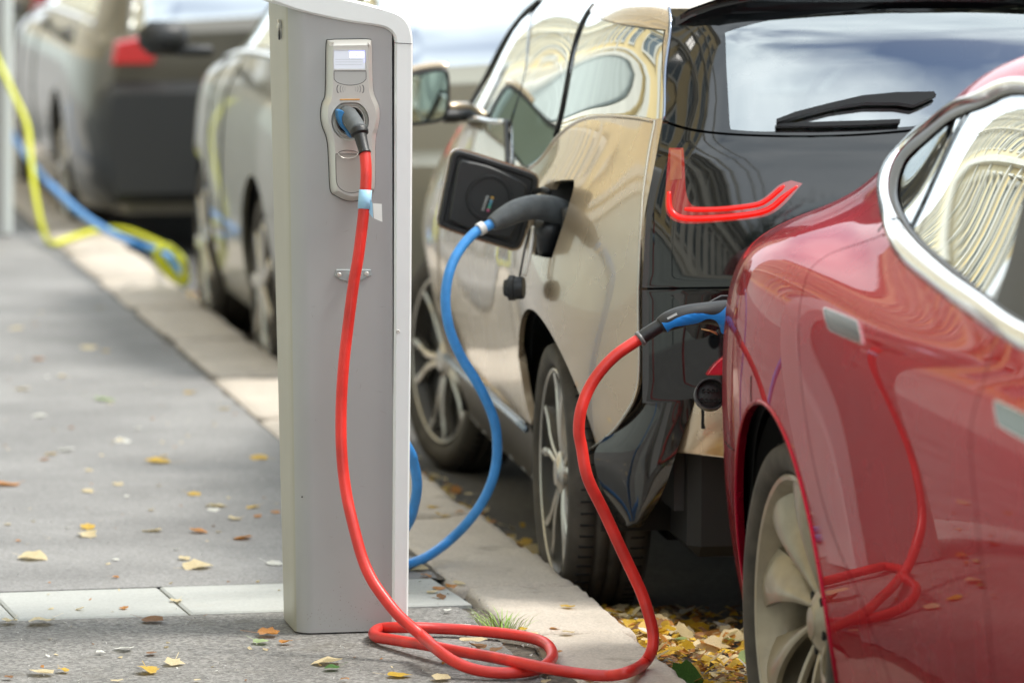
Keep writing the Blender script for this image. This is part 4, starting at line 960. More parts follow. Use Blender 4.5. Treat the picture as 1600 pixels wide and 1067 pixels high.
def iarch(u0, r, h0=.343): return met(I3, [iside(u0 + r * math.cos(a), h0 + r * math.sin(a)) for a in np.linspace(-.6, math.pi + .6, 60)])
ar_r, ar_f = below(iarch(0.03, .415)), below(iarch(2.54, .41))
# side glass in three panes
W1 = [(724, 161, 'c'), (745, 92), (773, 0, 'c'), (800, -66, 'c'), (838, -72), (868, -80, 'c'), (845, 0, 'c'), (820, 95), (795, 190, 'c'), (729, 186, 'c')]
W2 = [(798, 256, 'c'), (798, 192, 'c'), (823, 96), (848, 0, 'c'), (871, -80, 'c'), (905, -80), (935, -76, 'c'), (913, 0, 'c'), (890, 100), (864, 214, 'c'), (850, 235), (838, 250), (826, 258, 'c')]
W3 = [(868, 211, 'c'), (893, 100), (917, 0, 'c'), (924, 22), (940, 32), (966, 39), (1000, 44), (1036, 48, 'c'), (1034, 187, 'c'), (1000, 182), (959, 179), (914, 183), (886, 196)]
WALL = [(721, 163, 'c'), (742, 92), (770, 0, 'c'), (797, -72, 'c'), (850, -80), (940, -86, 'c'), (915, -8, 'c'), (923, 19), (939, 29.5), (966, 36.5), (1000, 42), (1040, 47, 'c'), (1038, 189, 'c'), (1000, 184), (959, 180), (914, 184), (887, 197), (866, 217), (853, 236), (840, 252), (827, 262, 'c'), (797, 260, 'c'), (793, 191.5, 'c'), (726, 189, 'c')]
P1, P2, P3, PA = I3.poly(W1), I3.poly(W2), I3.poly(W3), I3.poly(WALL)
sock = I3.poly([(868, 283, 'c'), (893, 281), (897, 284), (895, 300), (880, 350), (864, 398), (861, 403), (838, 399), (836, 396), (846, 350), (861, 296)], 3)
lowcut = I3.poly([(900, 712, 'c'), (920, 700), (955, 673), (975, 647), (988, 622), (996, 590), (1000, 545), (1001.5, 500, 'c'), ('st', 0, float(I3.px(1001.5, 500)[1])), ('st', 0, 0), ist(-.24, 0), ist(-.24, .7)], 4)
SILL = np.array([met(I3, [iside(u, .41)])[0] for u in np.linspace(2.16, .40, 12)]); 
sillp = np.vstack([SILL, [SILL[-1][0], -.1], [SILL[0][0], -.1]])
door_b = np.vstack([mpx(I3, [(829, 262), (818, 330), (806, 400), (799, 440), (797, 472), (799, 495), (805, 530), (812, 570), (820, 620), (829, 655)])])
door_b = crom(door_b, 4); 
dfront = iparam(2.02, 4) * I3.ms
door_b = door_b[door_b[:, 1] > SILL[-1][1] + .01]
dt = mpx(I3, [(728, 192), (760, 193), (792, 194), (795, 225), (797, 262), (812, 262)])
door = np.vstack([door_b, [door_b[-1][0], SILL[-1][1] + .012], [dfront, SILL[0][1] + .012], [dfront, dt[0][1]], dt])
iws = dens(np.array([(iparam(1.55, 9.6) * I3.ms, 10.0 * I3.mt), (iparam(2.3, 9) * I3.ms, 9.2 * I3.mt), (iparam(2.38, 12) * I3.ms, 12 * I3.mt), (iparam(1.5, 12) * I3.ms, 12 * I3.mt)]))
I3.panel('body', M_BEIG, [ifull], [PA, sock, ar_r, ar_f, lowcut, sillp, offset(door, G), iws], .017, .014, 0, bcar, IM)
I3.panel('door', M_BEIG, [offset(door, -G)], [PA], .035, .02, 0, bcar, IM)
I3.panel('windscreen', M_HATCH, [iws], (), .06, 0, -.004, bcar, IM)
for nm, P in (('front_window', P1), ('rear_window', P2), ('quarter_window', P3)): I3.panel(nm, M_GLS, [P], (), .035, .003, -.003, bcar, IM)
I3.panel('window_frame', M_BGLOSS, [offset(PA, .004)], [offset(P1, -.0), offset(P2, -.0), offset(P3, -.0)], .04, .006, -.006, bcar, IM)
strip(I3, 'window_trim', M_BLACK, [(915, -2), (890, 100), (866, 214)], .0045, bcar, 0)
strip(I3, 'window_trim', M_CHR, [(729, 187.5), (760, 189), (786, 191)], .007, bcar, .002)
strip(I3, 'window_trim', M_BLACK, [(792, 190), (793.5, 225), (795, 258)], .0085, bcar, .002)
strip(I3, 'window_trim', M_BLACK, [(723, 163), (744, 92), (772, 0), (798, -68)], .008, bcar, .0)
I3.panel('sill', mat('sill_black', (.03, .03, .03), .35), [sillp], [ar_r, ar_f], .05, .01, -.012, bcar, IM)
SP = np.array([iside(u, .40) for u in np.linspace(2.14, .42, 12)]); w = I3.ev(SP[:, 0], SP[:, 1]) - IB * .004
MB().tube(w, .009, 10).build('sill_strip', mat('blue_grey_trim', (.22, .28, .36), .25, .6), bcar)
qi = np.array([(0, 0), ((I3.m - 1) * I3.ms, 0), ((I3.m - 1) * I3.ms, 6.2 * I3.mt), (0, 6.2 * I3.mt)], float)
I3.panel('inner_shell', M_DARK, [qi], [ar_r, ar_f, lowcut, offset(sock, .03)], .12, 0, -.035, bcar, IM)
# edge of the rear quarter: its highlight, painted as a thin pale line
strip(I3, 'quarter_edge', mat('edge_highlight', (.55, .52, .46), .2, .8), [(1023, 188), (1014, 235), (1005, 300), (1002, 350), (1001, 420), (1001, 500), (1001, 545), (998, 590), (990, 624), (977, 648), (956, 675), (922, 702)], .0042, bcar, .0)
strip(I3, 'shoulder_edge', M_BEIG, [(828, 263), (841, 253), (854, 238), (867, 219), (888, 199), (914, 186), (959, 182), (1000, 186), (1020, 190)], .005, bcar, .0)
# wheels
for sx in (1, -1):
    vv = 0 if sx > 0 else 1.72
    wheel(bcar, IL(0, vv + .0, .343), -IB * sx, .343, .270, .19, 'spokes', .3)
    st = R(13) ; axf = -IB * sx * math.cos(st) + (-IA if sx > 0 else IA) * math.sin(st)
    wheel(bcar, IL(2.54, vv + (.03 * sx), .343), axf, .343, .262, .17, 'spokes', .75)
    well(bcar, IL(.035, vv + .06 * sx, .343), -IB * sx, .405, .30); well(bcar, IL(2.54, vv + .04 * sx, .343), -IB * sx, .43, .33)
MB().box(IL(1.27, .86, .22), (1.2, 2.9, .06), [IB, IA, (0, 0, 1)]).build('underbody', M_DARK, bcar, False)
MB().box(IL(-.42, .86, .36), (1.25, .40, .30), [IB, IA, (0, 0, 1)], .03).build('rear_diffuser', mat('diffuser_plastic', (.006, .006, .006), .7), bcar, False)
# ---- tail
VB = [.135, .20, .34, .55, .86]; UOFF = [0, -.045, -.078, -.10, -.115]
HB = [(1.54, -.40), (1.49, -.455), (1.40, -.505), (1.31, -.55), (1.24, -.585), (1.20, -.600), (1.13, -.612), (1.03, -.628), (.93, -.640), (.83, -.65), (.72, -.655), (.60, -.655)]
net = []
for i, h_u in enumerate(HB):
    h, ub = h_u; row = []
    sh = .02 if h > 1.3 else 0
    VB[0] = float(np.interp(h, [1.03, 1.13, 1.20, 1.24, 1.31, 1.6], [.113, .130, .150, .168, .184, .200])); VB[1] = VB[0] + .06
    for v, uo in zip(VB, UOFF): row.append(IL(ub + uo, v + (.03 if h > 1.45 else 0) * (1 - v), h))
    for v, uo in list(zip(VB, UOFF))[:-1][::-1]: row.append(IL(ub + uo, 1.72 - v - (.03 if h > 1.45 else 0) * (1 - v), h))
    net.append(row)
TL = Loft(net, -IA)
tfull = np.array([(0, 0), ((TL.m - 1) * TL.ms, 0), ((TL.m - 1) * TL.ms, (TL.n - 1) * TL.mt), (0, (TL.n - 1) * TL.mt)], float)
def tpx(p): return mpx(TL, p)
gl_low = [(1041, 190), (1060, 197), (1090, 204), (1150, 210), (1250, 213), (1330, 211), (1400, 206), (1480, 198), (1560, 190), (1640, 184)]
gb = crom(tpx(gl_low), 5)
rgt = (TL.n - 1) * TL.mt
gb = np.vstack([[gb[0][0] - .0, .0], gb[gb[:, 1] > .01]]); gb = gb[np.r_[True, np.diff(gb[:, 1]) > 1e-4]]
sbot = gb[-1][0]
mirx = np.array([(s_, rgt - t_) for s_, t_ in gb[::-1]])
half = gb[gb[:, 1] <= rgt / 2]; lowline = np.vstack([half, np.array([(s_, rgt - t_) for s_, t_ in half[::-1]])])
glass_o = np.vstack([lowline, [[0, rgt], [0, 0]]])
clear = TL.poly([(1133, 52, 'c'), (1239, 27), (1394, 9), (1497, 0), (1600, -8), (1680, -12, 'c'), (1690, 60), (1700, 185, 'c'), (1600, 190), (1480, 194), (1400, 200), (1330, 204), (1250, 206), (1180, 206), (1142, 203, 'c'), (1140, 190), (1136, 120)], 4)
TL.panel('hatch_frame', M_BGLOSS, [offset(glass_o, -.002)], [clear], .04, .01, .002, bcar)
TL.panel('hatch_glass', M_HATCH, [offset(clear, .002)], (), .04, .004, .0015, bcar)
tl_low = np.vstack([[(10.2) * TL.ms, 0], [10.2 * TL.ms, rgt]])
tg_o = np.vstack([lowline + np.array([.006, 0]), [[(TL.m - 1) * TL.ms, rgt], [(TL.m - 1) * TL.ms, 0]]])
lid_cut = TL.poly([(1003, 452, 'c'), (1100, 452, 'c'), (1300, 452, 'c')], 2) if False else None
ys = (TL.px(1080, 452)[0]) * TL.ms
TL.panel('tailgate', M_BGLOSS, [np.array([(p[0], p[1]) for p in np.vstack([lowline + np.array([.006, 0]), [[ys, rgt], [ys, 0]]])])], (), .04, .02, 0, bcar)
TL.panel('lower_tailgate', M_BGLOSS, [np.array([(ys + .005, 0), (ys + .005, rgt), ((TL.m - 1) * TL.ms, rgt), ((TL.m - 1) * TL.ms, 0)])], (), .04, .02, 0, bcar)
strip(TL, 'hatch_edge', mat('edge_silver', (.30, .34, .42), .15, .9), [(1044, -20), (1042, 60), (1039, 130), (1037.5, 188)], .0042, bcar, .002)
# tail lamp: glowing U behind the gloss panel
M_TLR = mat('lit_tail_lamp', (.25, .002, .002), .3, emit=.34, ecol=(1, .012, .006))
M_TLD = mat('dim_tail_lamp', (.12, .003, .004), .06, emit=.09, ecol=(1, .03, .02), coat=1, spec=.8)
M_TLP = mat('pale_lamp_insert', (.08, .078, .08), .1, .3, coat=1)
lampbar = TL.panel('tail_lamp', M_TLD, [TL.poly([(1046, 232, 'c'), (1068, 232, 'c'), (1070, 262), (1072, 298), (1079, 318), (1092, 323), (1130, 322), (1178, 316), (1198, 306), (1218, 289), (1236, 282, 'c'), (1254, 287, 'c'), (1232, 313), (1210, 332), (1184, 341), (1130, 347), (1080, 350), (1058, 347), (1045, 338), (1040, 322), (1041, 290)], 4)], (), .02, .002, .0022, bcar)
def lamp_line(pts, w, m, nm='lamp_tube'):
    P = TL.path(pts, 6); S, t = P[:, 0] / TL.ms, P[:, 1] / TL.mt; q = TL.ev(S, t) + TL.nrm(S, t) * .0025
    n = len(q); ww = np.interp(np.linspace(0, 1, n), [0, .12, .85, 1], [.7, 1, 1, .35]) * w; return MB().tube(q, ww * .6, 10).build(nm, m, lampbar)
lamp_line([(1046, 300), (1047, 325), (1058, 338), (1080, 342), (1130, 340), (1180, 334), (1205, 325), (1225, 308), (1246, 291)], .0120, M_TLR)
lamp_line([(1070, 327), (1090, 328), (1130, 327), (1180, 321), (1200, 312), (1218, 297), (1226, 290)], .0098, M_TLR)
TL.panel('lamp_leg_sheen', mat('lamp_leg_reflection', (.30, .08, .05), .12, emit=.03, ecol=(1, .3, .15), coat=1), [TL.poly([(1049, 235, 'c'), (1065, 235, 'c'), (1066, 280, 'c'), (1048, 282, 'c')], 2)], (), .02, .002, .0045, lampbar)  # salmon reflection on the lamp's left leg, put in as colour and faint glow
# roof spoiler
sp = [iu(1049, 47, -.44), iu(1078, 28, -.48), iu(1120, 13, -.51), iu(1200, -4, -.52), iu(1380, -26, -.52)]; sp = sp + [q - 2 * ((q - IO) @ IB - .86) * IB for q in sp[:4][::-1]]
top = [p + np.array([0, 0, .022]) for p in sp]; back = [IL(-.3, .2, 1.60), IL(-.3, 1.52, 1.60)]
sb = MB().add(sp + top, [(i, i + 1, i + 10, i + 9) for i in range(8)] + [tuple(range(9)), tuple(range(9, 18))[::-1], (8, 0, 9, 17)]); auto(sb.build('roof_spoiler', M_BGLOSS, bcar), 50)
# wiper
def wip(name, pts, m, th):
    q = [TL.on(x, y, .012) for x, y in pts]; n_ = TL.nrm(*[np.array([a]) for a in TL.px(*pts[0])])[0]
    V = q + [p + n_ * th for p in q]; n = len(q)
    return auto(MB().add(V, [tuple(range(n))[::-1], tuple(range(n, 2 * n))] + [(i, (i + 1) % n, n + (i + 1) % n, n + i) for i in range(n)]).build(name, m, bcar), 40)
wa = wip('wiper_arm', [(1212, 194), (1240, 183), (1290, 170), (1346, 157), (1400, 152), (1456, 151), (1460, 156), (1440, 166), (1424, 172), (1400, 168), (1350, 168), (1300, 175), (1250, 188), (1213, 199)], mat('wiper_black', (.006, .006, .006), .35, spec=.3), .02)
wb_ = wip('wiper_blade', [(1212, 199), (1280, 196), (1350, 194), (1405, 192), (1404, 198), (1350, 201), (1280, 203), (1213, 203)], MATS['wiper_black'], .012)
# rear corner, gloss black
_y = [455, 500, 545, 585, 622, 655, 680, 705, 735, 765, 795, 826]
_xl = [1001, 1001, 999, 994, 983, 961, 939, 917, 923, 934, 949, 967]; _ul = [-.60, -.60, -.595, -.575, -.525, -.465, -.42, -.385, -.39, -.40, -.42, -.44]
_xr = [1148, 1144, 1130, 1112, 1096, 1084, 1075, 1067, 1057, 1046, 1030, 1004]; _ur = [-.74, -.73, -.71, -.70, -.685, -.675, -.67, -.66, -.645, -.62, -.59, -.54]
cn = [[(xl + (xr_ - xl) * f, y, ul + (ur - ul) * f - .05 * math.sin(math.pi * f) * (1 if y < 640 else 1.3)) for f in (0, .2, .45, .72, 1)] for y, xl, ul, xr_, ur in zip(_y, _xl, _ul, _xr, _ur)]
CN = Loft([[iu(*p) for p in r] for r in cn], (-.6, -.8, 0)); MATS['corner'] = None
M_CORN = mat('smoked_corner_paint', (.012, .011, .010), .05, spec=.6)
CN.panel('rear_corner', M_CORN, [np.array([(0, 0), ((CN.m - 1) * CN.ms, 0), ((CN.m - 1) * CN.ms, (CN.n - 1) * CN.mt), (0, (CN.n - 1) * CN.mt)])], (), .02, .012, -.006, bcar, IM)
# beige lower bumper and reflector
bm = [[(1070, 600, -.64), (1105, 596, -.71), (1145, 594, -.73), (1400, 590, -.78)], [(1066, 640, -.64), (1100, 640, -.71), (1145, 642, -.735), (1400, 650, -.79)], [(1060, 680, -.63), (1092, 682, -.70), (1142, 686, -.73), (1400, 700, -.78)], [(1050, 706, -.61), (1075, 713, -.66), (1141, 722, -.70), (1400, 745, -.75)]]
BM = Loft([[iu(*p) for p in r] for r in bm], -IA)
BM.panel('lower_bumper', M_BEIG, [np.array([(0, 0), ((BM.m - 1) * BM.ms, 0), ((BM.m - 1) * BM.ms, (BM.n - 1) * BM.mt), (0, (BM.n - 1) * BM.mt)])], (), .03, .02, 0, bcar, IM)
rf_ = [iu(x, y, -.735) for x, y in roundpoly([(1104, 586, 'c'), (1112, 574), (1125, 561), (1145, 549, 'c'), (1230, 545, 'c'), (1230, 588, 'c'), (1150, 586)], 3)]
plate('rear_reflector', mat('red_reflector', (.42, .006, .02), .15, coat=1, bump=.3, bscale=400), rf_, -IA, [(0, -.02), (0, .004), (.002, .006)], bcar)
MB().box(IL(-.60, .9, .62), (1.3, .2, .16), [IB, IA, (0, 0, 1)]).build('bumper_core', M_DARK, bcar, False)
# cabin
MB().box(IL(.9, .86, .42), (1.3, 2.9, .2), [IB, IA, (0, 0, 1)]).build('floor_pan', INT, bcar, False)
INT2 = mat('pale_upholstery', (.30, .31, .30), .7)
for (u, v) in ((.75, .5), (.75, 1.22), (1.45, .48), (1.45, 1.24)):
    hh = .0 if u < 1 else .04
    g = MB(); A3 = [IB, IA, (0, 0, 1)]; g.box(IL(u + .1, v, .68 + hh), (.48, .45, .16), A3, .05); g.box(IL(u - .12, v, .95 + hh), (.46, .13, .5), A3, .05); g.box(IL(u - .15, v, 1.27 + hh), (.25, .09, .17), A3, .035); g.build('seat', INT2 if u > 1 else INT, bcar)
MB().box(IL(2.0, .86, .98), (1.4, .35, .16), [IB, IA, (0, 0, 1)], .04).build('dashboard', INT, bcar)
MB().lathe([(0.012 * math.cos(a), .185 + .014 * math.sin(a)) for a in np.linspace(0, 2 * math.pi, 9)], IL(1.85, 1.22, 1.12), -IA + np.array([0, 0, .35]), 40).build('steering_wheel', M_BLACK, bcar)
# open charge flap
FU = .20
fo = [iu(x, y, FU) for x, y in roundpoly([(714, 236), (730, 238), (775, 252), (828, 270), (839, 279), (839, 292), (826, 345), (814, 382), (803, 389), (790, 386), (735, 369), (692, 354), (686, 345), (688, 330), (702, 262), (706, 243)], 5)]
flap = plate('charge_flap', M_BLACK, fo, -IA, [(.0, -.012), (0, 0), (.003, .004), (.012, .004), (.016, -.002)], bcar, close_back=True)
fb_ = [p + IA * .004 for p in fo]; fo2 = offset(np.array([(x, y) for x, y in roundpoly([(714, 236), (730, 238), (775, 252), (828, 270), (839, 279), (839, 292), (826, 345), (814, 382), (803, 389), (790, 386), (735, 369), (692, 354), (686, 345), (688, 330), (702, 262), (706, 243)], 5)]), 3.0)
plate('flap_skin', M_BEIG, [iu(x, y, FU + .012) for x, y in fo2], IA, [(0, 0), (0, .012), (.004, .016)], flap, close_back=True)
pi_ = [iu(x, y, FU) for x, y in roundpoly([(722, 250, 'c'), (765, 260), (815, 283, 'c'), (822, 296), (808, 350), (797, 372, 'c'), (745, 362), (703, 344, 'c'), (703, 330), (714, 262)], 4)]
plate('flap_liner', mat('liner_plastic', (.02, .022, .023), .4), pi_, -IA, [(0, 0), (0, .007), (.004, .010)], flap)
cN = iu(763, 309, FU) - IA * .010
auto(MB().lathe([(0, .060), (.006, .058), (.006, .053), (-.006, .050), (-.006, .0001)][::-1], cN, -IA, 40).build('flap_recess', M_BLACK, flap), 40)
cols = [(.75, .45, .08), (.25, .55, .75), (.12, .5, .6), (.15, .6, .4), (.7, .15, .3)]
for k in range(5):
    for j in range(2):
        c = iu(768 - k * 1.6 - j * 8, 309 + k * 4.8 - j * 1.5, FU) - IA * (.0145)
        MB().lathe([(0, .0022), (.0006, .0040), (.0006, .0022)], c - 0 * IA, -IA, 10).build('flap_icon', mat('icon_%d_%d' % (k, j), cols[k] if j == 0 else (.4, .42, .42), .5), flap)
MB().tube([iu(836, 300, .16), iu(848, 296, .10), iu(858, 300, .06)], .008, 8).build('flap_hinge', M_BLACK, bcar)
# charge socket pocket
pk = []
q = sock; S, t = q[:, 0] / I3.ms, q[:, 1] / I3.mt; Pq = I3.ev(S, t); n = len(Pq)
V = list(Pq) + list(Pq + IB * .07 + IA * .0); Fc = [(i, (i + 1) % n, n + (i + 1) % n, n + i) for i in range(n)] + [tuple(range(n, 2 * n))]
auto(mk('socket_pocket', V, Fc, mat('pocket_plastic', (.02, .02, .02), .4), bcar), 50)
MB().lathe([(-.02, .05), (.012, .048), (.012, .036), (-.01, .034)], I3.on(866, 350, -.03), -IB, 30).build('socket_ring', M_BLACK, bcar)
# hanging cap on a clear strap
cpc = iu(803, 450, -.02)
cp = auto(MB().lathe([(-.026, .0001), (-.026, .026), (-.022, .0285), (-.004, .029), (-.002, .032), (.012, .032), (.014, .024), (.024, .021), (.026, .0001)], cpc, RT * -.97 + FW * .2, 30).build('port_cap', M_BLACK, bcar), 35)
clr = mat('clear_strap', (.75, .72, .66), .15, coat=1)
MB().tube(crom([iu(834, 354, -.0), iu(831, 375, -.01), iu(826, 405, -.02), iu(819, 432, -.02)], 5), .0062, 8).build('cap_strap', clr, cp)
MB().tube(crom([iu(829, 357, -.0), iu(822, 380, -.01), iu(816, 410, -.02), iu(812, 432, -.02)], 5), .003, 8).build('cap_strap', M_BLACK, cp)
# door mirror
mo = roundpoly([(640, 125), (652, 117), (676, 110), (694, 109), (701, 116), (703, 140), (701, 170), (694, 187), (680, 193), (655, 196), (640, 196)], 4)
MU = 1.75
mo = roundpoly([(590, 150), (600, 128), (630, 117), (665, 110), (690, 107), (700, 112), (703, 130), (702, 165), (696, 184), (682, 192), (640, 197), (605, 195), (592, 180)], 4)
mir = plate('door_mirror', M_BLACK, [iu(x, y, MU) for x, y in mo], -IA, [(.03, -.13), (.008, -.09), (0, -.03), (0, 0), (.004, .004), (.010, .004), (.011, -.003)], bcar, close_back=True)
mi2 = offset(mo, -5.2)
mk('mirror_glass', [iu(x, y, MU - .001) for x, y in mi2], [list(range(len(mi2)))], mat('mirror_glass', (.55, .66, .62), .03, 1), mir, False)
ci = crom([iu(632, 116, MU - .0), iu(660, 108, MU), iu(688, 104.5, MU), iu(700, 108, MU)], 5)
MB().tube(ci + IA * .03, .014, 10).build('mirror_cap', M_BEIG, mir)
MB().tube(crom([iu(694, 182, MU + .02), iu(712, 182, MU + .03), iu(730, 181, MU + .06), iu(745, 182, MU + .12)], 5), [.02] * 6 + [.018] * 10, 10).build('mirror_arm', M_BLACK, mir)
MB().tube(crom([iu(700, 168, MU + .04), iu(716, 167, MU + .06), iu(734, 168, MU + .1)], 5), .014, 10).build('mirror_arm', M_BEIG, mir)
cR = I3.ev(np.full(I3.n, I3.m - 1.), np.arange(I3.n)); d = (cR - IO) @ IB - .86; cL = cR - 2 * d[:, None] * IB
mk('nose', list(cR) + list(cL[::-1]), [list(range(2 * I3.n))], M_BLACK, bcar, False)
#%% ================================================================ CARS FARTHER ALONG THE KERB
def far_car(label, x0, y0, Ln, Wd, Ht, paint, uw, Rw, belt, hood_u, tail, yaw=0.0, bumper=None):
    """y0 = rear end, u runs forward (away); half the body is lofted and mirrored"""
    a = np.array([math.sin(yaw), math.cos(yaw), 0]); b = np.array([a[1], -a[0], 0]); O = np.array([x0, y0, RZ]); vc = Wd / 2
    def Lc(u, v, h): return O + a * u + b * v + np.array([0, 0, h])
    bh, ht = belt, Ht
    def sec(u, inset, top, tt):
        bb = min(bh, top - .02)
        return [Lc(u, v + inset, h) for v, h in [(.06, .2), (.02, .34), (.0, .5), (-.01, .66), (.0, bb - .18), (.02, bb - .06), (.06, bb), (.10, bb + (top - bb) * .15), (.16, bb + (top - bb) * .5), (.24, bb + (top - bb) * .85), (.38, top - .015), (vc - inset, top)]]
    S = [(0.0, .16, bh + .05), (.06, .08, bh + .10), (.22, .03, ht - .14), (.5, .0, ht - .02), (1.0, 0, ht), (hood_u - .9, 0, ht - .02), (hood_u - .45, 0, ht - .15), (hood_u, 0, bh + .06), (hood_u + .3, .01, bh - .02), (Ln - .35, .05, bh - .10), (Ln - .1, .14, bh - .22), (Ln, .30, bh - .32)]
    us = np.array([q[0] for q in S]); L = Loft([sec(u, i_, t_, 0) for u, i_, t_ in S], -b); M_ = (O, b, vc)
    par = thing('parked_car', label, 'car', Lc(Ln / 2, vc, 0), 'cars parked along the kerb')
    fl = np.array([(0, 0), ((L.m - 1) * L.ms, 0), ((L.m - 1) * L.ms, (L.n - 1) * L.mt), (0, (L.n - 1) * L.mt)], float)
    def sp_(u, t):
        Q = np.linspace(0, L.m - 1, 300); y = (L.ev(Q, np.full(300, float(t))) - O) @ a; return np.array([np.interp(u, y, Q) * L.ms, t * L.mt])
    def arch_(u): return below(met(L, [L.hit(Lc(u + (Rw + .06) * math.cos(q), -1, Rw + (Rw + .06) * math.sin(q)), b) for q in np.linspace(-.5, math.pi + .5, 30)]))
    A1, A2 = arch_(uw[0]), arch_(uw[1])
    sw = dens(np.array([sp_(.42, 7.2), sp_(hood_u - .15, 7.1), sp_(hood_u - .62, 9.0), sp_(.62, 9.0)]), 40)
    ws = dens(np.array([sp_(hood_u - .02, 8), sp_(hood_u - .02, 11), sp_(hood_u - .55, 11), sp_(hood_u - .5, 9.8)]), 40)
    rw = dens(np.array([sp_(.05, 7.6), sp_(.06, 11), sp_(.36, 11), sp_(.32, 9.3)]), 40)
    L.panel('body', paint, [fl], [A1, A2, sw, ws, rw], .08, .02, 0, par, M_)
    for nm, w in (('side_window', sw), ('windscreen', ws), ('rear_window', rw)): L.panel(nm, M_TINT, [w], (), .1, 0, -.01, par, M_)
    q = np.array([(0, 0), ((L.m - 1) * L.ms, 0), ((L.m - 1) * L.ms, 6.3 * L.mt), (0, 6.3 * L.mt)], float); L.panel('inner_shell', M_DARK, [q], [A1, A2], .15, 0, -.04, par, M_)
    P = np.array([sp_(u, 6.9) for u in np.linspace(.4, hood_u - .1, 14)]); MB().tube(L.ev(P[:, 0] / L.ms, P[:, 1] / L.mt) - b * .004, .014, 8).build('belt_trim', M_CHR, par)
    for uu in (hood_u - .25, (hood_u + uw[0]) / 2 + .1):
        P = np.array([sp_(uu, t) for t in np.linspace(1.3, 6.6, 10)]); MB().tube(L.ev(P[:, 0] / L.ms, P[:, 1] / L.mt) - b * .001, .004, 6).build('panel_joint', M_DARK, par)
    for sx in (1, -1):
        vv = .04 if sx > 0 else Wd - .04
        for k, u in enumerate(uw):
            c = Lc(u, vv, Rw); wh = auto(MB().lathe([(-.02, Rw * .72), (0, Rw * .72), (-.01, Rw * .66), (-.06, Rw * .62)], c, -b * sx, 40).build('wheel', M_SIL, par))
            MB().lathe(tyre_profile(Rw, Rw * .73, .18), c, -b * sx, 40).build('tyre', M_RUB, wh); MB().lathe([(-.05, .0001), (-.05, Rw * .68)], c, -b * sx, 30).build('wheel_back', M_DARK, wh)
            for j in range(7):
                an = j * 2 * math.pi / 7; rad = a * math.cos(an) + np.array([0, 0, 1]) * math.sin(an); t = np.cross(b, rad)
                MB().box(c - b * sx * -.02 * -1 + rad * Rw * .36 + b * sx * .015, (.03, Rw * .62, .05), [b, rad, t], .008).build('spoke', M_SIL, wh, False)
            well(par, c, -b * sx, Rw + .07, .3)
    for sx in (1, -1):
        v1 = .09 if sx > 0 else Wd - .09; s1 = 1 if sx > 0 else -1
        pts_ = [Lc(-.005 + .0, v1 + s1 * d_, z_) for d_, z_ in ((.06, bh - .10), (.08, bh + .0), (.18, bh + .02), (.26, bh - .02), (.25, bh - .10))]
        plate('tail_lamp', mat('red_lens_%d' % int(tail * 10), (.30, .01, .015), .2, emit=.10 * tail, ecol=(1, .05, .04), coat=.5), pts_, -a, [(0, -.1), (0, .02), (.01, .035)], par, close_back=True)
    pb = bumper or paint
    hb = [Lc(-.02, v, h) for v, h in ((.16, .24), (.10, .34), (.07, .6), (.09, bh - .24), (.16, bh - .17), (Wd - .16, bh - .17), (Wd - .09, bh - .24), (Wd - .07, .6), (Wd - .1, .34), (Wd - .16, .24))]
    plate('rear_bumper', pb, hb, -a, [(-.03, -.2), (0, -.05), (.02, .01), (.06, .05)], par, close_back=True)
    plate('number_plate', mat('plate_white', (.7, .7, .68), .4), [Lc(-.075, vc - .26, bh - .46), Lc(-.075, vc + .26, bh - .46), Lc(-.075, vc + .26, bh - .34), Lc(-.075, vc - .26, bh - .34)], -a, [(0, 0), (0, .012)], par)
    for sx in (1, -1):
        v1 = -.17 if sx > 0 else Wd + .17
        c = Lc(hood_u - .25, v1, bh + .10); mm = MB(); mm.box(c, (.19, .09, .13), [b, a, (0, 0, 1)], .04).box(c + b * sx * .12 - np.array([0, 0, .05]), (.14, .05, .04), [b, a, (0, 0, 1)], .01)
        mm.build('door_mirror', M_BLACK, par)
    MB().box(Lc(Ln / 2, vc, .24), (Wd - .4, Ln - .5, .06), [b, a, (0, 0, 1)]).build('underbody', M_DARK, par, False)
    cR = L.ev(np.zeros(L.n), np.arange(L.n)); d = (cR - O) @ b - vc; cL = cR - 2 * d[:, None] * b
    mk('tail_panel', list(cR) + list(cL[::-1]), [list(range(2 * L.n))], paint, par, False)
    cR = L.ev(np.full(L.n, L.m - 1.), np.arange(L.n)); d = (cR - O) @ b - vc; cL = cR - 2 * d[:, None] * b
    mk('nose', list(cR) + list(cL[::-1]), [list(range(2 * L.n))[::-1]], paint, par, False)
    return par
M_OLV = mat('olive_silver_paint', (.23, .225, .18), .32, .6, coat=.6, coatr=.03)
M_GREY = mat('grey_silver_paint', (.095, .085, .065), .35, .5, coat=1, coatr=.03)
M_DKG = mat('dark_grey_paint', (.05, .043, .033), .35, .4, coat=1, coatr=.03)
M_BMP = mat('charcoal_bumper', (.018, .019, .02), .5)
far_car('small silver car with a black mirror, between the beige car and the black bumper', 2.42, 15.95, 3.1, 1.62, 1.56, M_OLV, (.95, 2.55), .335, 1.06, 2.45, 1.0, R(.2))
far_car('grey car with red tail lamp and big black rear bumper, blurred behind the yellow cable', 2.30, 21.6, 4.1, 1.75, 1.46, M_GREY, (.95, 3.35), .33, .98, 3.0, 1.0, 0, M_BMP)
far_car('dark car farthest up the row, by the left picture edge', 2.42, 26.6, 4.2, 1.8, 1.5, M_DKG, (.95, 3.4), .33, 1.0, 3.0, 0)
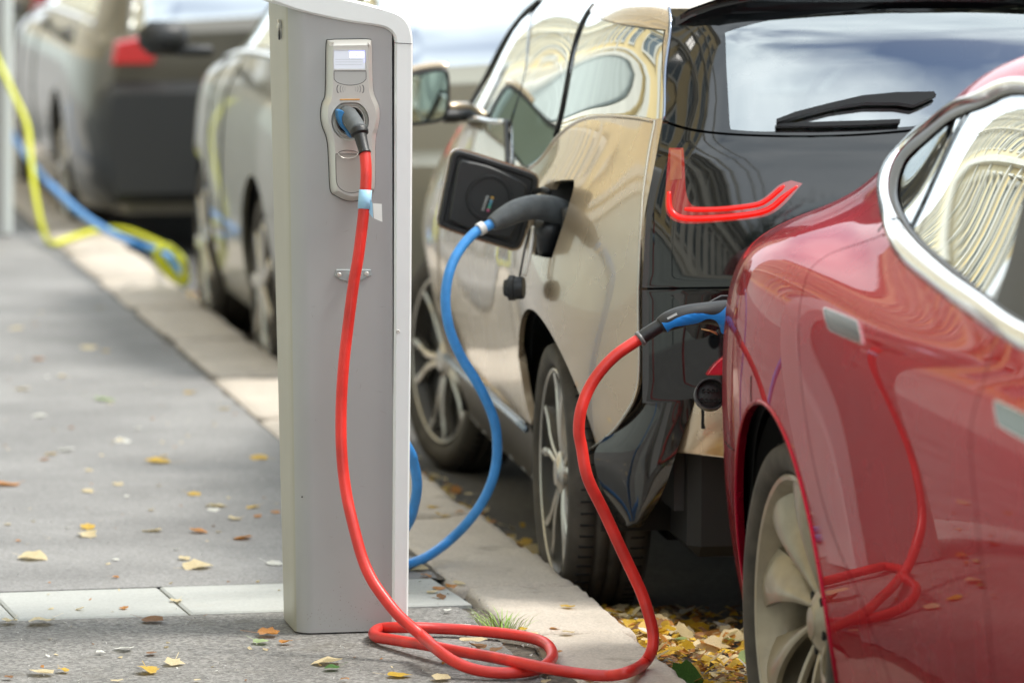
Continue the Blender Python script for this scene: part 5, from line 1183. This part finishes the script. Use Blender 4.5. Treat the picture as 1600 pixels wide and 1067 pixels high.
#%% ================================================================ STREET ROUND THE SCENE (seen in paint and glass)
M_YEL = mat('yellow_render', (.66, .52, .27), .85, var=.10, vscale=.6)
M_CREAM = mat('cream_stucco', (.62, .60, .52), .85, var=.08, vscale=1)
M_PLIN = mat('grey_green_plinth', (.40, .44, .41), .85, var=.10, vscale=1)
M_WGL = mat('house_window_glass', (.05, .08, .09), .08, spec=.8)
def facade(name, label, x, y0, y1, side, hgt, wallm, step=3.1, base=2.4):
    """building along the street; side=+1 faces +x, -1 faces -x"""
    par = thing(name, label, 'building', (x, (y0 + y1) / 2, 0)); s = side
    MB().box((x - s * 5, (y0 + y1) / 2, hgt / 2 + base / 2 - .1), (10, y1 - y0, hgt - base + .2)).build('wall', wallm, par, False)
    MB().box((x - s * 4.9, (y0 + y1) / 2, base / 2 - .05), (10.1, y1 - y0 + .1, base + .1)).build('plinth', M_PLIN, par, False)
    for z, d, h in ((base + .1, .22, .22), (base + .42, .12, .14), (base + 4.4, .30, .25), (base + 4.75, .16, .2), (base + 8.6, .28, .22), (base + 12.1, .2, .18), (base + 15.4, .2, .18), (hgt - .9, .35, .3), (hgt - .5, .55, .25), (hgt - .1, .8, .3)):
        MB().box((x + s * d / 2, (y0 + y1) / 2, z), (d, y1 - y0 + .2, h)).build('cornice', M_CREAM, par, False)
    n = int((y1 - y0) / step); fr = gl = None
    for fl, (z0, h) in enumerate(((.75, .55), (base + 1.1, 2.2), (base + 5.6, 2.1), (base + 9.4, 2.0), (base + 12.8, 1.9), (base + 16.0, 1.6))):
        if z0 + h > hgt - 1: continue
        for k in range(n):
            yy = y0 + step * (k + .5); w = .7 if fl == 0 else 1.25; zc = z0 + h / 2; d = .12 if fl == 0 else .10
            if fr is None or fl not in frs:
                if fr is None: frs = {}
                m = MB()
                for dy in (-1, 1): m.box((0, dy * (w / 2 + .09), 0), (d * 2, .18, h + .36))
                for dz in (-1, 1): m.box((0, 0, dz * (h / 2 + .09)), (d * 2 + .04 * dz, w, .18))
                if fl: m.box((0, 0, 0), (.10, .07, h)).box((0, 0, h * .2), (.10, w, .07)); m.box((s * .12, 0, h / 2 + .34), (.3, w + .7, .14))
                fr = m.build('window', M_CREAM, par, False); g = MB().box((s * .0, 0, 0), (.06, w, h)).build('pane', M_WGL, fr, False); frs[fl] = (fr.data, g.data)
                V0 = np.array(par.location)
                # meshes were stored relative to the parent; make them local
                for o_, off in ((fr, V0), (g, V0)):
                    for v in o_.data.vertices: v.co = Vector(np.array(v.co) + off)
                fr.location = Vector((x, yy, zc)) - par.location; g.location = (0, 0, 0)
            else:
                f2 = bpy.data.objects.new('window', frs[fl][0]); COL.objects.link(f2); f2.parent = par; f2.location = Vector((x, yy, zc)) - par.location
                g2 = bpy.data.objects.new('pane', frs[fl][1]); COL.objects.link(g2); g2.parent = f2
    for k in range(0, n + 1, 3):
        MB().box((x + s * .08, y0 + step * k, hgt / 2 + 1), (.18, .5, hgt - base - .8)).build('pilaster', M_CREAM, par, False)
    return par
facade('town_house', 'yellow stucco street front mirrored in the car windows and red door', -4.3, 2, 62, 1, 25, M_YEL)
facade('town_house', 'pale cream street front beyond the yellow one, seen only as a reflection', -4.3, 62.3, 120, 1, 26, mat('pale_yellow_render', (.68, .58, .36), .85, var=.08, vscale=.6), 3.6)
facade('town_house', 'cream street front behind the photographer, mirrored in the black tailgate', -4.3, -60, 1.5, 1, 9, M_CREAM, 3.4)
facade('town_house', 'yellow street front across the road from the parked cars', 16, -60, 22, -1, 10, M_YEL, 3.3)
M_LEAFT = mat('tree_foliage', (.035, .06, .018), .6, var=.6, vscale=1.5)
def tree(x, y, h, r, label, seed):
    rs = np.random.RandomState(seed); par = thing('tree', label, 'tree', (x, y, RZ), 'trees behind the photographer')
    g = MB().tube(crom([(x, y, RZ), (x + .1, y, h * .3), (x - .1, y + .1, h * .6), (x, y, h * .85)], 5), np.linspace(.28, .06, 16), 10)
    for k in range(7):
        a = rs.uniform(0, 6.28); z = h * rs.uniform(.3, .6); g.tube(crom([(x, y, z), (x + math.cos(a) * r * .4, y + math.sin(a) * r * .4, z + h * .12), (x + math.cos(a) * r * .8, y + math.sin(a) * r * .8, z + h * .3)], 4), np.linspace(.1, .03, 9), 6)
    g.build('trunk', mat('bark', (.08, .06, .045), .9, bump=.5, bscale=20), par)
    N = 5200; cl = rs.normal(size=(42, 3)); cl /= np.linalg.norm(cl, axis=1)[:, None]; cl *= (rs.uniform(.3, 1, 42) ** .6)[:, None] * np.array([r, r, h * .33]); cl += (x, y, h * .66)
    c = cl[rs.randint(0, 42, N)] + rs.normal(size=(N, 3)) * r * .17; V = []; 
    u = rs.normal(size=(N, 3)); u /= np.linalg.norm(u, axis=1)[:, None]; w = np.cross(u, rs.normal(size=(N, 3))); w /= np.linalg.norm(w, axis=1)[:, None]; s = rs.uniform(.08, .17, N)[:, None]
    V = np.stack([c - u * s, c + w * s * .6, c + u * s, c - w * s * .6], 1).reshape(-1, 3)
    mk('crown', V, [(4 * i, 4 * i + 1, 4 * i + 2, 4 * i + 3) for i in range(N)], M_LEAFT, par, False)
for i, (x, y, h, r) in enumerate(((2.0, -26, 9, 3.6), (7.5, -30, 11, 4.2), (13, -24, 10, 3.6), (-1.5, -36, 11, 4))): tree(x, y, h, r, ['dark leafy tree by the kerb behind the photographer, seen in reflections', 'largest dark tree, mid road behind the photographer, seen in reflections', 'dark tree on the far side of the road behind the photographer', 'dark tree on the pavement, farthest behind the photographer'][i], 20 + i)
#%% ================================================================ LEAVES, GRASS, GRIT
LC = {'yellow': mat('leaf_yellow', (.62, .40, .04), .55, var=.3, vscale=30), 'cream': mat('leaf_cream', (.66, .55, .33), .6, var=.22, vscale=30),
      'orange': mat('leaf_orange', (.50, .22, .05), .6, var=.35, vscale=30), 'white': mat('leaf_white', (.72, .72, .66), .6, var=.1, vscale=30),
      'brown': mat('leaf_brown', (.24, .12, .05), .7, var=.35, vscale=30), 'green': mat('leaf_green', (.06, .16, .03), .5, var=.3, vscale=20), 'sage': mat('leaf_sage', (.34, .45, .20), .55, var=.2, vscale=20)}
for _m in LC.values():
    _n = _m.node_tree; _o = [x for x in _n.nodes if x.type == 'OUTPUT_MATERIAL'][0]; _p = _n.nodes['Principled BSDF']; _t = _n.nodes.new('ShaderNodeBsdfTranslucent'); _x = _n.nodes.new('ShaderNodeMixShader')
    _src = _p.inputs['Base Color'].links[0].from_socket; _n.links.new(_src, _t.inputs[0]); _x.inputs[0].default_value = .38
    _n.links.new(_p.outputs[0], _x.inputs[1]); _n.links.new(_t.outputs[0], _x.inputs[2]); _n.links.new(_x.outputs[0], _o.inputs[0])
def leaf_mesh(kind, seed):
    rs = np.random.RandomState(seed); n = 16; V = [(0, 0, 0)]; out = []
    for k in range(n):
        a = 2 * math.pi * k / n
        if kind == 'lobed': r = .95 * (.74 + .22 * abs(math.cos(2.5 * a))) * (1.0 if k % 2 == 0 else .90)
        elif kind == 'ovate': r = .95 * (.62 + .20 * math.cos(a)) * (1.28 if k == 0 else 1) + rs.uniform(-.05, .05)
        else: r = .8 * (.72 + .10 * math.cos(a)) + rs.uniform(-.14, .12)
        out.append((r * math.cos(a), r * math.sin(a)))
    cu, fo, tw = rs.uniform(-.08, .30), rs.uniform(-.12, .32), rs.uniform(-.25, .25)
    def z(x, y): return cu * x * x + fo * abs(y) + tw * x * y + .07 * math.sin(5 * x + seed) * math.cos(4 * y)
    for s in (.5, 1.0):
        for (x, y) in out: V.append((x * s, y * s, z(x * s, y * s)))
    Fc = [(0, 1 + k, 1 + (k + 1) % n) for k in range(n)] + [(1 + k, 1 + n + k, 1 + n + (k + 1) % n, 1 + (k + 1) % n) for k in range(n)]
    b = len(V); L = -1.25; V += [(-.5, .02, z(-.5, 0) + .01), (-.5, -.02, z(-.5, 0) + .01), (L, -.02, .12), (L, .02, .12)]; Fc.append((b, b + 1, b + 2, b + 3))
    V = np.array(V); V[:, 2] -= V[:, 2].min()
    me = bpy.data.meshes.new('leaf'); me.from_pydata(V.tolist(), [], Fc); me.update(); me.polygons.foreach_set('use_smooth', [True] * len(Fc)); return me
LMES = {}
for c in LC:
    LMES[c] = []
    for i, kd in enumerate(('lobed', 'ovate', 'ragged', 'ovate', 'ragged')):
        me = leaf_mesh(kd, i * 7 + len(c)); me.materials.append(LC[c]); LMES[c].append(me)
def leaf(p, size, c, label, group=None, tilt=.12, rz=None, rs=random, me=None):
    m = me or rs.choice(LMES[c]); o = bpy.data.objects.new('fallen_leaf', m); COL.objects.link(o)
    o.location = [float(q) for q in p]; o.scale = (size, size * rs.uniform(.75, 1), size * rs.uniform(.6, 1.15)); o.rotation_euler = (rs.uniform(-tilt, tilt), rs.uniform(-tilt, tilt), rs.uniform(0, 6.28) if rz is None else rz)
    return tag(o, label, 'leaf', group)
NAMED = [(231, 1047, .052, 'yellow', 'curled bright yellow leaf on the coarse asphalt left of the post', 4), (523, 1043, .032, 'green', 'round dark green leaf on the coarse asphalt below the post', 1), (513, 1034, .045, 'cream', 'ragged pale yellow leaf touching the round green leaf', 0),
 (617, 1054, .040, 'yellow', 'yellow leaf on the asphalt under the red coil, at the picture bottom', 1), (732, 1001, .050, 'cream', 'cream leaf lying inside the loop of red cable', 1), (727, 976, .030, 'white', 'white torn leaf between the post and the grass tuft', 2),
 (884, 948, .034, 'yellow', 'single bright yellow leaf alone on the kerb stone', 3), (428, 881, .040, 'white', 'large ragged white leaf beside the left face of the post', 2), (159, 624, .060, 'sage', 'wide pale green leaf far back on the pavement', 1),
 (254, 722, .055, 'yellow', 'big yellow leaf in the middle of the pavement', 3), (409, 716, .045, 'yellow', 'yellow leaf near the kerb just left of the post', 1), (69, 971, .055, 'cream', 'long cream leaf resting on the edge of the pale stone band', 1),
 (233, 968, .045, 'brown', 'flat brown leaf at the lower edge of the stone band', 3), (14, 756, .06, 'orange', 'orange leaf at the left picture edge, halfway up', 1), (192, 689, .05, 'white', 'whitish leaf with a yellow tip on the far pavement', 4),
 (1072, 1044, .062, 'green', 'dark green lobed leaf standing on the leaf pile in the gutter', 0), (687, 1060, .040, 'cream', 'cream leaf under the red cable, at the picture bottom', 3), (36, 608, .05, 'cream', 'cream leaf farthest back near the left picture edge', 2)]
for x, y, s, c, lb, k in NAMED:
    z = .002
    if x == 1072: o = leaf(atZ(1072, 1058, -.045), s, c, lb, None, .1, .4, me=LMES[c][0]); o.rotation_euler = (R(62), R(12), .5); continue
    if x == 732: z = .02
    leaf(atZ(x, y, z), s, c, lb, None, .15, me=LMES[c][k])
rl = random.Random(11)
PAVE = [(100, 588, 'cream'), (180, 690, 'yellow'), (97, 703, 'white'), (66, 717, 'orange'), (188, 756, 'cream'), (250, 760, 'cream'), (200, 774, 'white'), (235, 797, 'cream'), (337, 796, 'white'), (398, 792, 'yellow'), (398, 809, 'orange'), (368, 812, 'cream'), (318, 832, 'orange'), (340, 831, 'cream'), (375, 839, 'orange'),
 (135, 826, 'yellow'), (136, 835, 'cream'), (107, 826, 'white'), (233, 828, 'cream'), (26, 843, 'orange'), (55, 872, 'cream'), (277, 857, 'white'), (181, 876, 'white'), (287, 873, 'cream'), (311, 888, 'cream'), (181, 901, 'orange'), (195, 950, 'orange'), (119, 953, 'cream'), (273, 940, 'cream'), (14, 969, 'cream'),
 (195, 1013, 'white'), (159, 1020, 'white'), (235, 1021, 'brown'), (273, 1035, 'cream'), (74, 1052, 'cream'), (97, 1045, 'yellow'), (12, 1060, 'brown'), (181, 1061, 'cream'), (311, 1061, 'cream'), (418, 990, 'orange'), (409, 1003, 'sage'), (449, 1004, 'orange'), (340, 790, 'cream'), (60, 650, 'white'), (350, 640, 'cream'), (140, 545, 'cream'), (165, 548, 'yellow'), (25, 512, 'cream'), (60, 560, 'orange'), (230, 600, 'white')]
for x, y, c in PAVE:
    leaf(atZ(x + rl.uniform(-4, 4), y + rl.uniform(-2, 2), .002), rl.choice([.014, .018, .024, .03, .038, .048]), c, {'cream': 'small dry cream leaf lying on the pavement left of the front post', 'white': 'small whitish dry leaf on the pavement left of the front post', 'orange': 'small orange leaf on the pavement left of the front post', 'yellow': 'small yellow leaf on the pavement left of the front post', 'brown': 'small brown leaf on the pavement left of the front post', 'sage': 'small pale green leaf close to the left foot of the front post'}[c], 'dry %s leaves scattered on the pavement' % c if c != 'sage' else None, .15, rs=rl)
for x, y, c in [(864, 981, 'orange'), (890, 988, 'cream'), (700, 953, 'white'), (686, 919, 'orange'), (713, 910, 'cream'), (705, 916, 'orange'), (664, 899, 'orange'), (815, 983, 'yellow'), (776, 1015, 'brown'), (871, 1020, 'orange'), (854, 1063, 'cream'), (927, 1062, 'orange'), (537, 1061, 'orange'), (672, 925, 'cream'), (745, 1010, 'brown'), (690, 934, 'brown'), (832, 990, 'cream'), (655, 889, 'cream'), (680, 792, 'yellow'), (735, 772, 'cream'), (720, 800, 'orange'), (690, 805, 'yellow')]:
    leaf(atZ(x, y, .004), rl.uniform(.018, .034), c, 'small dry leaf on the kerb stones right of the front post', 'dry leaves on the near kerb', .2, rs=rl)
for k in range(34):
    Y = rl.triangular(11.8, 24, 13); x = rl.uniform(0.4, 2.05); leaf((x, Y, .002), rl.uniform(.014, .032), rl.choice(['cream', 'white', 'cream', 'orange', 'yellow']), 'tiny dry leaf dotted over the far pavement', 'tiny leaves on the far pavement', .15, rs=rl)
def pileh(x, Y): return .075 * math.exp(-((x - 2.50) / .16) ** 2) * math.exp(-((Y - 10.8) / .8) ** 2) + .03 * math.exp(-((x - 2.7) / .2) ** 2) * math.exp(-((Y - 10.9) / .5) ** 2)
cw = ['cream'] * 8 + ['yellow'] * 7 + ['orange'] * 3 + ['white', 'white', 'brown', 'sage']
for k in range(118):
    Y = rl.triangular(10.1, 11.65, 11.0); x = 2.47 + abs(rl.gauss(0, .26)); z = RZ + pileh(x, Y) + rl.uniform(0, .018)
    leaf((x, Y, z), rl.uniform(.024, .042), rl.choice(cw), 'autumn leaf in the gutter pile beside the red car wheel', 'autumn leaves piled by the red car', .75, rs=rl)
for k in range(52):
    Y = rl.uniform(11.4, 14.2); x = 2.465 + abs(rl.gauss(0, .07)); z = RZ + .012 + .03 * math.exp(-((x - 2.47) / .06) ** 2)
    leaf((x, Y, z), rl.uniform(.024, .042), rl.choice(['yellow', 'orange', 'yellow', 'cream', 'brown']), 'autumn leaf in the gutter beside the beige car wheels', 'autumn leaves beside the beige car', .6, rs=rl)
def litter(name, n, fn, size, cols, seed):
    rs = np.random.RandomState(seed); V = []; Fc = []; mi = []
    for k in range(n):
        p = np.array(fn(rs)); a = rs.uniform(0, 6.28); u = np.array([math.cos(a), math.sin(a), rs.uniform(-.5, .5)]); w = np.array([-math.sin(a), math.cos(a), rs.uniform(-.5, .5)]); s = size * rs.uniform(.5, 1.2); b = len(V)
        V += [p - u * s, p - w * s * .7 + np.array([0, 0, s * .2]), p + u * s * .9, p + w * s * .6 + np.array([0, 0, s * .1]), p + u * s * .3 + w * s * .8]; Fc.append((b, b + 1, b + 2, b + 4, b + 3)); mi.append(rs.randint(len(cols)))
    return tag(mk(name, V, Fc, None, None, False, mats=[LC[c] for c in cols], midx=mi), 'crushed leaf litter filling the gutter under the parked cars', 'leaf litter', kind='stuff')
def f1(rs):
    if rs.rand() < .7: x, Y = 2.46 + abs(rs.normal(0, .26)), rs.uniform(9.9, 11.75)
    else: x, Y = 2.46 + abs(rs.normal(0, .08)), rs.uniform(11.6, 20)
    return (x, Y, RZ + pileh(x, Y) * rs.uniform(.3, 1) + .006)
litter('leaf_litter', 2600, f1, .020, ['brown', 'orange', 'yellow', 'cream', 'yellow', 'cream'], 3)
litter('leaf_crumbs', 260, lambda rs: ((lambda Y: (rs.uniform(.5, 2.1), Y, .002 if Y > 11.2 else -.002))(9.8 + abs(rs.normal(0, 4.5)))), .0075, ['cream', 'white', 'orange', 'cream', 'brown'], 8)['label'] = 'tiny crumbs of dry leaf scattered over the pavement'
# grit
rs = np.random.RandomState(9); g = MB()
for k in range(520):
    if k < 300: x, Y = rs.uniform(.9, 2.15), rs.uniform(9.7, 11.2)
    elif k < 420: x, Y = rs.uniform(2.02, 2.17), rs.uniform(10.2, 11.9)
    else: x, Y = rs.uniform(.7, 2.1), rs.uniform(11.7, 14)
    s = rs.uniform(.0012, .004) * (1.4 if rs.rand() < .08 else 1); q = rs.normal(size=(4, 3)); q = q / np.linalg.norm(q, axis=1)[:, None] * s
    g.add(q + (x, Y, s * .5), [(0, 1, 2), (0, 2, 3), (0, 3, 1), (1, 3, 2)])
tag(g.build('grit', mat('grit_stone', (.45, .44, .42), .8), None, False), 'fine stone grit scattered on the asphalt', 'grit', kind='stuff')
# grass tuft in the joint
gc = atZ(786, 985, 0); tf = thing('grass_tuft', 'small green grass tuft growing between asphalt and kerb', 'grass', gc)
g = MB(); rs = np.random.RandomState(4)
for k in range(70):
    a = rs.uniform(0, 6.28); r0 = rs.uniform(0, .045); b = gc + np.array([math.cos(a) * r0 * 1.3, math.sin(a) * r0 * .5, 0]); L = rs.uniform(.02, .075); d = np.array([math.cos(a) * .7 + rs.normal() * .3, math.sin(a) * .5, 1.0]); d /= np.linalg.norm(d); w = np.array([math.sin(a), -math.cos(a) * .3, 0]) * .0016
    m_ = b + d * L * .6; e = b + d * L + np.array([d[0], d[1], -.3]) * L * .3; g.add([b - w, b + w, m_ + w * .8, e, m_ - w * .8], [(0, 1, 2, 4), (4, 2, 3)])
o = g.build('blades', mat('grass_blade', (.26, .42, .08), .6, var=.3, vscale=60), tf, False); o['kind'] = 'stuff'
for x, y in ((440, 968), (455, 985), (742, 1000)):
    pass
